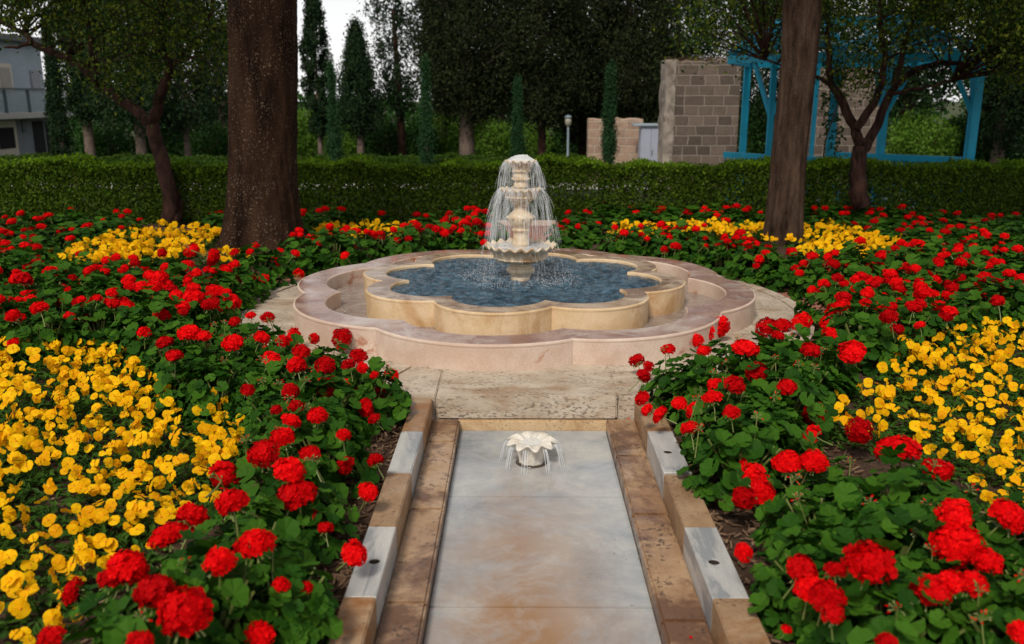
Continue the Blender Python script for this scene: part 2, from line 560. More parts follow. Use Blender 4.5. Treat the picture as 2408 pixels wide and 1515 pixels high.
def ashlar(name, c1, c2, mortar, bw, bh, seed=0.0):
    m, n, b = new_mat(name)
    t = n.nodes.new('ShaderNodeTexCoord')
    s = n.nodes.new('ShaderNodeSeparateXYZ')
    n.links.new(t.outputs['Object'], s.inputs[0])
    cb = n.nodes.new('ShaderNodeCombineXYZ')
    n.links.new(math_(n, 'ADD', s.outputs[0], s.outputs[1]), cb.inputs[0])
    n.links.new(s.outputs[2], cb.inputs[1])
    wob = noise(n, 3.0, 3, 0.5, t.outputs['Object'])
    ad = n.nodes.new('ShaderNodeVectorMath')
    ad.operation = 'ADD'
    n.links.new(cb.outputs[0], ad.inputs[0])
    cw = n.nodes.new('ShaderNodeCombineXYZ')
    n.links.new(math_(n, 'MULTIPLY', wob, 0.13), cw.inputs[0])
    n.links.new(math_(n, 'MULTIPLY', wob, 0.03), cw.inputs[1])
    n.links.new(cw.outputs[0], ad.inputs[1])
    br = n.nodes.new('ShaderNodeTexBrick')
    n.links.new(ad.outputs[0], br.inputs[0])
    br.inputs['Scale'].default_value = 1.0
    br.inputs['Brick Width'].default_value = bw
    br.inputs['Row Height'].default_value = bh
    br.inputs['Mortar Size'].default_value = 0.014
    br.inputs['Mortar Smooth'].default_value = 0.4
    br.offset = 0.37
    br.squash = 1.35
    br.squash_frequency = 3
    br.inputs['Color1'].default_value = col4(c1)
    br.inputs['Color2'].default_value = col4(c2)
    br.inputs['Mortar'].default_value = col4(mortar)
    c = mixc(n, 0.6, br.outputs[0], ramp(n, noise(n, 7, 8, 0.7, t.outputs['Object']), [(0.25, (0.5, 0.5, 0.5)), (0.7, (1.15, 1.12, 1.1))]), 'MULTIPLY')
    n.links.new(c, b.inputs['Base Color'])
    b.inputs['Roughness'].default_value = 0.9
    b.inputs['Specular IOR Level'].default_value = 0.2
    bump(n, b, math_(n, 'ADD', math_(n, 'MULTIPLY', br.outputs[1], -0.8), noise(n, 20, 6, 0.7, t.outputs['Object'])), 0.8, 0.03)
    return m


M['ashlar'] = ashlar('weathered_ashlar', (0.195, 0.152, 0.123), (0.095, 0.075, 0.062), (0.30, 0.258, 0.22), 0.33, 0.225)
M['ashlar_low'] = ashlar('pinkish_ashlar', (0.44, 0.32, 0.24), (0.33, 0.225, 0.17), (0.56, 0.47, 0.39), 0.37, 0.22)


def pool_mat():
    m, n, b = new_mat('rippled_pool_water')
    v = objco(n, (1, 1.6, 1))
    n.links.new(ramp(n, noise(n, 10, 4, 0.6, v), [(0.40, (0.016, 0.055, 0.095)), (0.60, (0.075, 0.17, 0.25))]), b.inputs['Base Color'])  # blue lining colour, with ripple highlights painted in as paler patches
    b.inputs['Roughness'].default_value = 0.06
    b.inputs['IOR'].default_value = 1.5
    v2 = objco(n, (1, 1.9, 1))
    h = math_(n, 'ADD', noise(n, 11, 5, 0.62, v2, 0.5), math_(n, 'MULTIPLY', noise(n, 30, 3, 0.6, v2), 0.30))
    bump(n, b, h, 1.0, 0.14)
    return m


M['pool'] = pool_mat()


def channel_mat():
    m, n, b = new_mat('shallow_channel_water')
    v = objco(n)
    n.links.new(ramp(n, noise(n, 4, 4, 0.6, v), [(0.35, (0.25, 0.20, 0.17)), (0.7, (0.40, 0.33, 0.29))]), b.inputs['Base Color'])  # base paled so the colour carries some of the sky's reflection
    b.inputs['Roughness'].default_value = 0.05
    b.inputs['IOR'].default_value = 1.5
    bump(n, b, noise(n, 13, 4, 0.6, v, 0.6), 1.0, 0.05)
    return m


M['channel'] = channel_mat()


def spray_mat(name, tr, c=(0.86, 0.90, 0.95)):
    m, n, b = new_mat(name)
    b.inputs['Base Color'].default_value = col4(c)
    b.inputs['Roughness'].default_value = 0.15
    b.inputs['Specular IOR Level'].default_value = 0.6
    t = n.nodes.new('ShaderNodeBsdfTransparent')
    mx = n.nodes.new('ShaderNodeMixShader')
    mx.inputs[0].default_value = tr
    n.links.new(b.outputs[0], mx.inputs[1])
    n.links.new(t.outputs[0], mx.inputs[2])
    n.links.new(mx.outputs[0], n.nodes['Material Output'].inputs[0])
    return m


M['spray'] = spray_mat('falling_water', 0.87)
M['drops'] = spray_mat('splash_drops', 0.68)
M['foam'] = spray_mat('foaming_water', 0.42)
M['film'] = spray_mat('bowl_water', 0.35, (0.62, 0.70, 0.76))

# ------------------------------------------------------------------ the ground
xs = sorted(set([-400, -150, -60, -30] + list(np.arange(-16, 16.1, 1.0)) + [30, 60, 150, 400] + [-0.56, 0.76]))
ys = sorted(set([-60, -20, -8, -3.0, -1.5] + list(np.arange(0, 15, 0.7)) + [5.02, 14.6, 17, 20, 24, 30, 38, 46, 60, 90, 150, 300, 900]))
V = [(x, y, gz(y)) for y in ys for x in xs]
F = []
nx = len(xs)
for j in range(len(ys) - 1):
    for i in range(nx - 1):
        if xs[i] >= -0.57 and xs[i + 1] <= 0.77 and ys[j] >= -1.51 and ys[j + 1] <= 5.03:
            continue
        F.append((j * nx + i, j * nx + i + 1, (j + 1) * nx + i + 1, (j + 1) * nx + i))
mb = MB(); mb.add(V, F)
tag(mb.build('ground', M['soil']), 'brown mulch ground of the garden beds', kind='structure')


def sheet(name, poly, z, mat, label=None, kind='structure', n=1):
    mb = MB()
    mb.add([(x, y, (gz(y) if z is None else z) + 0.004 * n) for x, y in poly], [tuple(range(len(poly)))])
    return tag(mb.build(name, mat), label, kind=kind)


mb = MB()
for y0, y1 in ((20.6, 22.0), (22.0, 23.6)):
    mb.add([(-40, y0, gz(y0) + .02), (3.3, y0, gz(y0) + .02), (3.3, y1, gz(y1) + .02), (-40, y1, gz(y1) + .02)], [(0, 1, 2, 3)])
tag(mb.build('path', M['path']), 'pale path behind the front hedge', kind='structure')

FX, FY = 0.026, 7.38          # centre of the fountain
RP = 2.38
mb = MB()
th = np.linspace(0, 2 * PI, 97)[:-1]
r0 = np.stack([FX + (RP + .0) * np.cos(th), FY + (RP + .0) * np.sin(th), np.full(96, -0.045)], 1)
rw = RP + 0.34 + 0.05 * np.sin(th * 5)
r1 = np.stack([FX + rw * np.cos(th), FY + rw * np.sin(th), np.full(96, -0.045)], 1)
# keep the runnel free of gravel
keep = []
for q in range(96):
    q2 = (q + 1) % 96
    if abs(math.degrees(th[q]) - 270) < 24: continue
    keep.append((q, q2, 96 + q2, 96 + q))
mb.add(np.concatenate([r0, r1]), keep)
tag(mb.build('gravel', M['gravel']), 'ring of red crushed tile round the fountain paving', kind='structure')
sheet('gravel_path', [(-0.42, 9.7), (0.5, 9.7), (0.5, 12.55), (-0.42, 12.55)], -0.045, M['gravel'], 'red gravel path behind the fountain', n=2)
mb = MB(); mb.box(-0.46, 0.54, 12.56, 12.66, -0.1, 0.03, bev=0.008)
tag(mb.build('path_edging', M['outer_wall']), 'pale stone strip closing the red gravel path', kind='structure')

# ------------------------------------------------------------------ paving round the fountain
mb = MB()
nseg = 12
for k in range(nseg):
    a0 = 2 * PI * k / nseg + 0.012 + 0.13
    a1 = 2 * PI * (k + 1) / nseg - 0.004 + 0.13
    for (ra, rb, zt) in ((1.4, RP - 0.10, 0.0), (RP - 0.094, RP, 0.012)):
        m_ = 10
        aa = np.linspace(a0, a1, m_)
        dz = random.uniform(-0.004, 0.004)
        inner = [(FX + ra * math.cos(t), FY + ra * math.sin(t)) for t in aa]
        outer = [(FX + rb * math.cos(t), FY + rb * math.sin(t)) for t in aa]
        pts = inner + outer[::-1]
        K = len(pts)
        if rb > RP - 0.05 and any(abs(p[0] - FX) < 0.78 and p[1] < FY for p in pts):
            # curb stops at the runnel
            if all(abs(p[0] - FX) < 0.9 and p[1] < FY for p in pts): continue
        Vv = [(x, y, zt + dz) for x, y in pts] + [(x, y, -0.2) for x, y in pts]
        Ff = []
        for q in range(m_ - 1):
            Ff.append((q, K - 1 - q, K - 2 - q, q + 1))
        for q in range(K):
            Ff.append((q, (q + 1) % K, K + (q + 1) % K, K + q))
        mb.add(Vv, Ff)
mb.add([(FX + (RP - .02) * math.cos(t), FY + (RP - .02) * math.sin(t), -0.018) for t in th], [tuple(range(96))])
tag(mb.build('paving', M['paving']), 'worn stone paving round the fountain', kind='structure')
mb = MB()
mb.box(-0.66, -0.485, 4.985, 5.9, -0.2, 0.010, bev=0.006)
mb.box(-0.48, 0.59, 4.965, 5.9, -0.128, 0.014, bev=0.010)
mb.box(0.596, 0.84, 4.985, 5.9, -0.2, 0.010, bev=0.006)
tag(auto_smooth(mb.build('step_slab', M['paving'])), 'pitted slab stepping down from the fountain to the runnel', kind='structure')

# ------------------------------------------------------------------ lobed basins
LOB0 = -PI / 2 + R_(11) + PI / 8     # centre of the lobe just right of the front valley


def lobe_r(t, c, a, n=8):
    s = 2 * PI / n
    p = np.mod(t - LOB0 + s / 2, s) - s / 2
    return c * np.cos(p) + np.sqrt(np.maximum(a * a - (c * np.sin(p)) ** 2, 1e-6))


NT = 480
TT = np.arange(NT) * 2 * PI / NT + LOB0


def ring(c, a, off, z):
    r = lobe_r(TT, c, a) + off
    return np.stack([FX + r * np.cos(TT), FY + r * np.sin(TT), np.full(NT, z)], 1)


def basin(name, co, ao, ci, ai, z0, z1, zin, mwall, mrim, bev=0.014):
    mb = MB()
    mb.rings([ring(co, ao, 0, z0), ring(co, ao, 0.002, z1 - bev - 0.012)][0:2], 0)
    mb.rings([ring(co, ao, 0.002, z1 - bev - 0.012), ring(co, ao, 0.006, z1 - bev), ring(co, ao, 0.004, z1 - bev * .4), ring(co, ao, -bev * .6, z1)], 0)
    mb.rings([ring(co, ao, -bev * .6, z1), ring(ci, ai, bev * .6, z1)], 1)
    mb.rings([ring(ci, ai, bev * .6, z1), ring(ci, ai, 0.0, z1 - bev * .6), ring(ci, ai, 0.0, zin)], 0)
    o = mb.build(name, [mwall, mrim])
    return auto_smooth(o, 30)


ob = basin('outer_basin', 0.94, 0.985, 1.0, 0.69, -0.03, 0.19, 0.0, M['outer_wall'], M['outer_rim'])
tag(ob, 'wide low basin wall of pinkish stone with eight shallow lobes', 'basin')
ib = basin('inner_basin', 0.885, 0.482, 0.805, 0.365, 0.0, 0.264, 0.1, M['inner_wall'], M['inner_rim'])
tag(ib, 'cream stone flower shaped basin holding the blue water', 'basin')
mb = MB()
mb.rings([ring(1.0, 0.69, 0.02, 0.066), ring(0.885, 0.482, -0.02, 0.066)], 0)
tag(mb.build('channel_water', M['channel']), 'shallow water between the two basin walls', kind='structure')


def pool():
    nr, na = 110, 480
    t = np.arange(na) * 2 * PI / na
    rr = lobe_r(t, 0.805, 0.365) + 0.012
    s = np.linspace(0.03, 1, nr)
    Rr = s[:, None] * rr[None, :]
    X = Rr * np.cos(t)[None, :]
    Y = Rr * np.sin(t)[None, :]
    Z = np.zeros_like(X)
    rg = np.random.default_rng(3)
    for k in range(34):
        wl = rg.uniform(0.04, 0.15)
        an = rg.uniform(0, 2 * PI)
        Z += 0.0016 * (wl / 0.12) * np.sin((X * math.cos(an) + Y * math.sin(an)) * 2 * PI / wl + rg.uniform(0, 6.3))
    for cx, cy in [(0.5 * math.cos(a), 0.5 * math.sin(a)) for a in np.arange(0, 6.2, 0.9)]:
        d = np.hypot(X - cx, Y - cy)
        Z += 0.003 * np.cos(d * 2 * PI / 0.10) * np.exp(-d * 5)
    Z *= np.clip((1.02 - s)[:, None] * 9, 0.25, 1)
    V = np.stack([X + FX, Y + FY, Z + 0.236], 2).reshape(-1, 3)
    i = np.arange(nr - 1)[:, None]
    j = np.arange(na)[None, :]
    j2 = (j + 1) % na
    F = np.stack([i * na + j, i * na + j2, (i + 1) * na + j2, (i + 1) * na + j], 2).reshape(-1, 4)
    me = np_mesh('pool_water', V, F, M['pool'], smooth=True)
    return tag(link('pool_water', me), 'rippled blue water in the flower shaped basin', kind='structure')


pool()

# ------------------------------------------------------------------ the tiered fountain
ZP = 0.236
K8 = 0.85e-3


def zf(y): return ZP + (1300 - y) * 0.862e-3


def lathe(prof, n=96):
    """prof: (y, halfwidth, n_lobes, amp, zwave) in read-off units; closed rings round the axis"""
    rings = []
    t = np.arange(n) * 2 * PI / n
    for p in prof:
        y, hw = p[0], p[1]
        nl, am, zw = (p[2], p[3], p[4]) if len(p) > 2 else (1, 0, 0)
        r = hw * K8 * (1 + am * np.cos(nl * t))
        z = zf(y) + zw * np.cos(nl * t)
        rings.append(np.stack([r * np.cos(t), r * np.sin(t), z - ZP], 1))
    return rings


froot = empty('tiered_fountain', (FX, FY, ZP), 0, 'carved pale stone fountain of three scalloped bowls stacked above the blue pool', 'fountain')


def fpart(name, prof, n=160, cap1=True, cap0=True):
    mb = MB()
    mb.rings(lathe(prof, n), 0, cap0=cap0, cap1=cap1)
    o = mb.build(name, M['fountain'], froot)
    return auto_smooth(o, 38)


fpart('pedestal', [(1345, 96), (1300, 96), (1285, 97), (1272, 92), (1262, 102), (1248, 108, 28, .02, 0), (1238, 118, 28, .035, 0), (1222, 134, 28, .05, 0),
                   (1205, 138, 28, .05, 0), (1190, 130, 28, .04, 0), (1182, 112), (1172, 106), (1160, 112), (1150, 120), (1140, 118)])
NL = 20
fpart('lower_bowl', [(1146, 112), (1138, 140, NL, .02, 0), (1122, 196, NL, .04, .001), (1104, 240, NL, .055, .002), (1090, 258, NL, .05, .003), (1084, 262, NL, .02, .003), (1074, 258, NL, .045, .003),
                     (1045, 264, NL, .05, .004), (1022, 282, NL, .045, .006), (1000, 312, NL, .03, .009), (986, 336, NL, .018, .012), (974, 347, NL, .012, .0135), (964, 349, NL, .010, .0135), (957, 343, NL, .010, .013),
                     (968, 322, NL, .012, .010), (985, 280, NL, .02, .004), (1005, 180), (1010, 20)], 320)
fpart('baluster', [(1004, 74), (968, 76), (955, 84), (945, 84), (935, 77), (900, 76), (870, 72), (845, 69), (832, 74), (826, 84), (816, 88), (806, 84), (798, 74), (788, 74), (778, 82), (766, 94),
                   (748, 109), (726, 120), (702, 125), (678, 120), (658, 106), (643, 88), (631, 74), (620, 67), (605, 64), (592, 66), (586, 74), (578, 70), (572, 80), (562, 86), (552, 82)], 96)
NM = 16
fpart('middle_bowl', [(556, 70), (550, 84, NM, .02, 0), (535, 108, NM, .04, 0), (520, 132, NM, .05, .001), (506, 148, NM, .05, .002), (498, 156, NM, .02, .002), (490, 150, NM, .04, .002), (470, 158, NM, .05, .003),
                      (452, 172, NM, .05, .005), (438, 188, NM, .025, .007), (428, 197, NM, .015, .0085), (419, 197, NM, .013, .0085), (416, 190, NM, .013, .008), (428, 172, NM, .02, .004), (440, 120), (444, 15)], 256)
fpart('upper_column', [(440, 56), (412, 56), (406, 66), (396, 70), (380, 68), (365, 66), (352, 58), (345, 62), (338, 76, 12, .06, .003), (330, 88, 12, .08, .004), (322, 86, 12, .06, .002), (312, 78),
                       (296, 78), (285, 74), (272, 72), (262, 84, 12, .07, .003), (254, 92, 12, .08, .004), (244, 84, 12, .04, 0), (234, 84), (222, 86)], 144)
fpart('top_bowl', [(228, 76), (222, 88, 12, .02, 0), (205, 100, 12, .05, .001), (190, 112, 12, .06, .003), (176, 130, 12, .06, .006), (166, 146, 12, .05, .008), (158, 148, 12, .05, .008), (154, 141, 12, .05, .007),
                   (164, 120, 12, .03, .003), (172, 60), (174, 10)], 192)
# bosses round the belly of the baluster
mb = MB()
for k in range(8):
    a = 2 * PI * k / 8 + 0.15
    bm = bmesh.new()
    bmesh.ops.create_uvsphere(bm, u_segments=10, v_segments=6, radius=0.016)
    bmesh.ops.translate(bm, verts=bm.verts, vec=(0.107 * math.cos(a), 0.107 * math.sin(a), zf(693) - ZP))
    mb.bm(bm)
mb.build('boss_ring', M['fountain'], froot, smooth=True)

# water standing in the bowls, foaming at the top
def foam_disc(name, r, z, amp, seed, mat, dome=0.0, root=None):
    rg = np.random.default_rng(seed)
    nr, na = 14, 60
    t = np.arange(na) * 2 * PI / na
    V, F = [(0, 0, z + dome)], []
    ph = rg.uniform(0, 6.3, (6, 2))
    for i in range(1, nr + 1):
        s = i / nr
        for q in range(na):
            rr = r * s
            x, y = rr * math.cos(t[q]), rr * math.sin(t[q])
            h = sum(math.sin(x * 2 * PI / (r * (.35 + .12 * k)) + ph[k, 0]) * math.sin(y * 2 * PI / (r * (.3 + .1 * k)) + ph[k, 1]) for k in range(6)) / 3
            V.append((x, y, z + dome * (1 - s * s) + amp * h * (1 if s < 1 else .3)))
    for q in range(na): F.append((0, 1 + q, 1 + (q + 1) % na))
    for i in range(nr - 1):
        for q in range(na):
            q2 = (q + 1) % na
            F.append((1 + i * na + q, 1 + (i + 1) * na + q, 1 + (i + 1) * na + q2, 1 + i * na + q2))
    return V, F


mb = MB()
for r, y, amp, sd_, dome in ((0.272, 975, 0.005, 1, 0.004), (0.150, 424, 0.005, 2, 0.004), (0.118, 160, 0.010, 3, 0.05)):
    Vv, Ff = foam_disc('', r, zf(y), amp, sd_, None, dome)
    mb.add([(x + FX, y_ + FY, z) for x, y_, z in Vv], Ff)
tag(mb.build('foaming_water', M['foam'], smooth=True), 'white foaming water filling the three bowls of the tall fountain', kind='stuff')


def streaks(mb, r0, z0, z1, n, vlo, vhi, rg, wlo=0.0009, whi=0.0022, lobes=None, flo=0.15, fhi=0.5, cx=FX, cy=FY, a_fix=None):
    g = 9.8
    for _ in range(n):
        a = rg.uniform(0, 2 * PI)
        if a_fix is not None: a = a_fix
        if lobes: a = 2 * PI * round(a * lobes / (2 * PI)) / lobes + rg.normal(0, 0.07)
        v = rg.uniform(vlo, vhi)
        zz = z0 + rg.normal(0, 0.004)
        tmax = math.sqrt(2 * (zz - z1) / g)
        u0 = rg.uniform(-0.1, 0.85)
        u1 = min(1.0, u0 + rg.uniform(flo, fhi))
        u0 = max(0, u0)
        pts, rad = [], []
        wd = rg.uniform(wlo, whi)
        da = rg.normal(0, 0.10)
        for s in np.linspace(0, 1, 5):
            t = tmax * (u0 + (u1 - u0) * s)
            r = r0 + v * t
            aa = a + da * t
            pts.append((cx + r * math.cos(aa), cy + r * math.sin(aa), zz - 0.5 * g * t * t))
            rad.append(wd * (0.25 + 0.75 * math.sin(PI * (0.08 + 0.84 * s))))
        mb.tube(pts, rad, 4, 0, False)


def droplets(mb, pts, sizes, stretch=1.0):
    oct_v = np.array([(1, 0, 0), (-1, 0, 0), (0, 1, 0), (0, -1, 0), (0, 0, 1), (0, 0, -1)], float)
    oct_f = [(0, 2, 4), (2, 1, 4), (1, 3, 4), (3, 0, 4), (2, 0, 5), (1, 2, 5), (3, 1, 5), (0, 3, 5)]
    for p, s in zip(pts, sizes):
        mb.add(oct_v * np.array([s, s, s * stretch]) + np.array(p), oct_f)


rg = np.random.default_rng(11)
mb = MB()
WL, WH = .0011, .0034
streaks(mb, 0.124, zf(160), zf(430), 620, 0.08, 0.46, rg, WL, WH, None, .10, .45)
streaks(mb, 0.168, zf(420), zf(960), 520, 0.10, 0.60, rg, WL, WH, None, .06, .35)
for c_ in range(30):          # part of the water leaves the rim in clusters
    streaks_a = 2 * PI * rg.uniform()
    v_ = rg.uniform(.15, .55)
    for _ in range(22):
        streaks(mb, 0.168, zf(420), zf(960), 1, v_ - .08, v_ + .08, rg, WL, WH, None, .08, .4, a_fix=streaks_a + rg.normal(0, .08))
streaks(mb, 0.302, zf(960), ZP, 200, 0.12, 0.50, rg, WL, WH, None, .08, .35)
pts, sz = [], []
for _ in range(900):
    a = rg.uniform(0, 2 * PI); h = rg.uniform(0, 1)
    r = 0.13 + 0.28 * h * rg.uniform(.6, 1.25)
    pts.append((FX + r * math.cos(a), FY + r * math.sin(a), zf(165) - h * 0.95)); sz.append(rg.uniform(.0008, .0022))
droplets(mb, pts, sz, 2.2)
tag(mb.build('water_cascade', M['spray']), 'white threads of water falling from bowl to bowl of the fountain', kind='stuff')
mb = MB()
pts, sz = [], []
for _ in range(1500):
    a = rg.uniform(0, 2 * PI); r = abs(rg.normal(0.36, 0.12))
    h = abs(rg.normal(0, 0.035))
    pts.append((FX + r * math.cos(a), FY + r * math.sin(a), ZP + .004 + h)); sz.append(rg.uniform(.001, .0032))
droplets(mb, pts, sz, 1.7)
for _ in range(80):
    a = rg.uniform(0, 2 * PI); r = abs(rg.normal(0.38, 0.10))
    x, y = FX + r * math.cos(a), FY + r * math.sin(a)
    hh = rg.uniform(.015, .06)
    dx, dy = rg.normal(0, .03, 2)
    mb.tube([(x, y, ZP), (x + dx * .5, y + dy * .5, ZP + hh * .7), (x + dx, y + dy, ZP + hh)], [.0018, .0014, .0005], 4, 0, False)
tag(mb.build('splashing_water', M['drops']), 'splashes where the falling water strikes the blue pool', kind='stuff')

# ------------------------------------------------------------------ the runnel
rn = empty('water_runnel', (0, 0, 0), 0, 'stone water runnel with white marble bed running from the fountain to the viewer', 'runnel')
ZF, ZL = -0.19, -0.12
XL0, XL1, XL2 = -0.617, -0.500, -0.340
XR0, XR1, XR2 = 0.525, 0.692, 0.826
fy = [4.945, 4.040, 3.062, 2.08, 1.1, 0.1, -1.0]
for k in range(len(fy) - 1):
    mb = MB(); mb.box(XL2 + .002, XR0 - .002, fy[k + 1] + .004, fy[k], ZF - 0.12, ZF + 0.0012 * (k % 2), bev=0.003)
    auto_smooth(mb.build('bed_slab', M['floor'], rn))
mb = MB(); mb.box(XL1 - .02, XR1 + .02, -1.0, 5.0, ZF - .2, ZF - .012)
mb.build('bed_base', M['dark'], rn)
mb = MB(); mb.box(XL2 - .012, XR0 + .012, 4.948, 5.1, ZF - .1, -0.131, bev=0.006)
auto_smooth(mb.build('riser', M['riser'], rn))
for side, joints in (('l', [4.962, 4.60, 3.77, 2.98, 2.2, 1.4, .5, -1.0]), ('r', [4.962, 4.40, 3.72, 2.87, 2.1, 1.3, .5, -1.0])):
    for k in range(len(joints) - 1):
        mb = MB()
        x0, x1 = (XL1, XL2) if side == 'l' else (XR0, XR1)
        mb.box(x0, x1, joints[k + 1] + .003, joints[k], ZF - .15, ZL + random.uniform(-.003, .003), bev=0.010)
        auto_smooth(mb.build('ledge_block', M['ledge'], rn))


def holed_block(x0, x1, y0, y1, z0, z1, hx, hy, hr, mats, parent):
    """a block with a round socket sunk into its top"""
    mb = MB()
    n = 32
    cir = [(hx + hr * math.cos(2 * PI * k / n), hy + hr * 1.0 * math.sin(2 * PI * k / n)) for k in range(n)]
    rec = []
    for k in range(n):
        a = 2 * PI * k / n
        dx, dy = math.cos(a), math.sin(a)
        sx = ((x1 - .004 if dx > 0 else x0 + .004) - hx) / dx if abs(dx) > 1e-9 else 1e9
        sy = ((y1 - .004 if dy > 0 else y0 + .004) - hy) / dy if abs(dy) > 1e-9 else 1e9
        s = min(sx, sy)
        rec.append((hx + dx * s, hy + dy * s))
    # snap nearest samples to the four corners
    for cx_, cy_ in ((x0 + .004, y0 + .004), (x0 + .004, y1 - .004), (x1 - .004, y0 + .004), (x1 - .004, y1 - .004)):
        k = min(range(n), key=lambda q: (rec[q][0] - cx_) ** 2 + (rec[q][1] - cy_) ** 2)
        rec[k] = (cx_, cy_)
    cx0, cy0 = (x0 + x1) / 2, (y0 + y1) / 2
    out = [(x0 + (px - x0 - .004) / (x1 - x0 - .008) * (x1 - x0), y0 + (py - y0 - .004) / (y1 - y0 - .008) * (y1 - y0)) for px, py in rec]
    R = [np.array([(x, y, z0) for x, y in out]), np.array([(x, y, z1 - .004) for x, y in out]), np.array([(x, y, z1) for x, y in rec]),
         np.array([(x, y, z1) for x, y in [(hx + (a - hx) * 1.08, hy + (b - hy) * 1.08) for a, b in cir]]),
         np.array([(x, y, z1 - .004) for x, y in cir]), np.array([(x, y, z1 - .16) for x, y in cir])]
    mb.rings(R[:5], 0)
    mb.rings(R[4:], 1, cap1=True)  # socket wall and floor coloured dark for the shade down the hole
    return auto_smooth(mb.build('coping_block', mats, parent), 30)


for side in ('l', 'r'):
    x0, x1 = (XL0, XL1 - .001) if side == 'l' else (XR1 + .001, XR2)
    y = 4.982
    k = 0
    while y > -0.8:
        y2 = y - 0.54
        marble = (k % 2 == 1)
        dzz = random.uniform(-.004, .004)
        if marble and not (side == 'l' and k == 1):
            o = holed_block(x0, x1, y2 + .002, y, -.34, dzz, (x0 + x1) / 2 + (.012 if side == 'l' else -.006), y - .285, .021, [M['coping_marble'], M['wet_ring_socket_shade']], rn)
            o['label'] = 'grey white marble coping block with a round socket'
        else:
            mb = MB(); mb.box(x0, x1, y2 + .002, y, -.34, dzz, bev=.005)
            o = auto_smooth(mb.build('coping_block', M['coping_marble'] if marble else M['coping_honey'], rn))
            o['label'] = 'grey white marble coping block' if marble else 'honey coloured limestone coping block'
        y = y2
        k += 1

# the scalloped bowl spout in the runnel
bx_, by_ = 0.078, 4.48
sp = empty('shell_fountain', (bx_, by_, ZF), 0, 'small white scalloped bowl fountain standing on the wet marble bed of the runnel', 'fountain')


def shell_rings(prof, n=216, nl=9, ph=0.3):
    t = np.arange(n) * 2 * PI / n
    out = []
    for r, z, am, zw in prof:
        rr = r * .87 * (1 + am * np.cos(nl * t + ph))
        out.append(np.stack([rr * np.cos(t), rr * np.sin(t), z + zw * np.cos(nl * t + ph)], 1))
    return out


mb = MB()
mb.rings(shell_rings([(0.082, 0.0, .02, 0), (0.078, 0.012, .04, 0), (0.079, 0.04, .08, 0), (0.087, 0.07, .12, 0), (0.102, 0.095, .14, -.002), (0.120, 0.110, .14, -.005), (0.132, 0.117, .12, -.008),
                      (0.143, 0.117, .12, -.009), (0.146, 0.123, .12, -.009), (0.140, 0.129, .12, -.008), (0.115, 0.128, .10, -.006), (0.08, 0.120, .08, -.003), (0.045, 0.110, .04, 0), (0.01, 0.104, 0, 0)]), 0, cap0=True, cap1=True)
M['shell'] = stone('white_carved_marble', (0.70, 0.66, 0.58), (0.80, 0.77, 0.70), (0.56, 0.46, 0.34), 16, .58, .75, rough=(.2, .4), bmp=.1)
auto_smooth(mb.build('bowl', M['shell'], sp), 60)
mb = MB()
mb.rings(shell_rings([(0.100, 0.0, 0, 0), (0.097, 0.007, 0, 0), (0.078, 0.008, 0, 0), (0.072, 0.003, 0, 0)], nl=1), 0)
mb.build('drain_ring', M['wet_ring_socket_shade'], sp, smooth=True)
mb = MB()
rg = np.random.default_rng(5)
for k in range(9):
    a = (2 * PI * k + PI - 0.3) / 9
    for q in range(4):
        g = 9.8
        v = rg.uniform(.20, .34)
        aa = a + rg.normal(0, .05)
        tm = math.sqrt(2 * .118 / g)
        P, Rr = [], []
        for s in np.linspace(0, 1, 7):
            t = tm * s
            r = .132 + v * t
            P.append((bx_ + r * math.cos(aa), by_ + r * math.sin(aa), ZF + .118 - .5 * g * t * t))
            Rr.append(.0016 + .0012 * math.sin(PI * s))
        mb.tube(P, Rr, 5, 0, False)
    x, y = bx_ + .175 * math.cos(a), by_ + .175 * math.sin(a)
    droplets(mb, [(x + rg.normal(0, .012), y + rg.normal(0, .012), ZF + abs(rg.normal(0, .006))) for _ in range(10)], [.0022] * 10)
Vv, Ff = foam_disc('', 0.055, ZF + .119, .0015, 9, None, .006)
mb.add([(x + bx_, y + by_, z) for x, y, z in Vv], Ff)
tag(mb.build('spout_water', spray_mat('clear_spout_water', .68), smooth=True), 'thin water threads spilling off the small white bowl', kind='stuff')

# ------------------------------------------------------------------ leaf clouds
def leaf_quads(P, N, T, L, W, fold=0.15):
    P = np.asarray(P, float)
    N = N / (np.linalg.norm(N, axis=1, keepdims=True) + 1e-9)
    T = T - N * np.sum(N * T, 1, keepdims=True)
    T = T / (np.linalg.norm(T, axis=1, keepdims=True) + 1e-9)
    B = np.cross(N, T)
    L = np.broadcast_to(np.asarray(L, float).reshape(-1, 1), (len(P), 1))
    W = np.broadcast_to(np.asarray(W, float).reshape(-1, 1), (len(P), 1))
    v0 = P - T * L * .5
    v1 = P + B * W * .5 + N * W * fold
    v2 = P + T * L * .5
    v3 = P - B * W * .5 + N * W * fold
    V = np.stack([v0, v1, v2, v3], 1).reshape(-1, 3)
    F = np.arange(len(P) * 4).reshape(-1, 4)
    return V, F


def rdir(n, rg):
    d = rg.normal(size=(n, 3))
    return d / np.linalg.norm(d, axis=1, keepdims=True)


def cloud(name, P, size, mat, parent=None, rg=RNG, up=0.5, tup=0.0, ratio=0.55, jit=0.35, out=None):
    n = len(P)
    N = rdir(n, rg)
    N[:, 2] = np.abs(N[:, 2]) * up + N[:, 2] * (1 - up) + up * .6
    if out is not None: N = N * .7 + out
    T = rdir(n, rg)
    T[:, 2] += tup
    L = size * rg.uniform(1 - jit, 1 + jit, n)
    V, F = leaf_quads(P, N, T, L, L * ratio)
    return link(name, np_mesh(name, V, F, mat), parent)


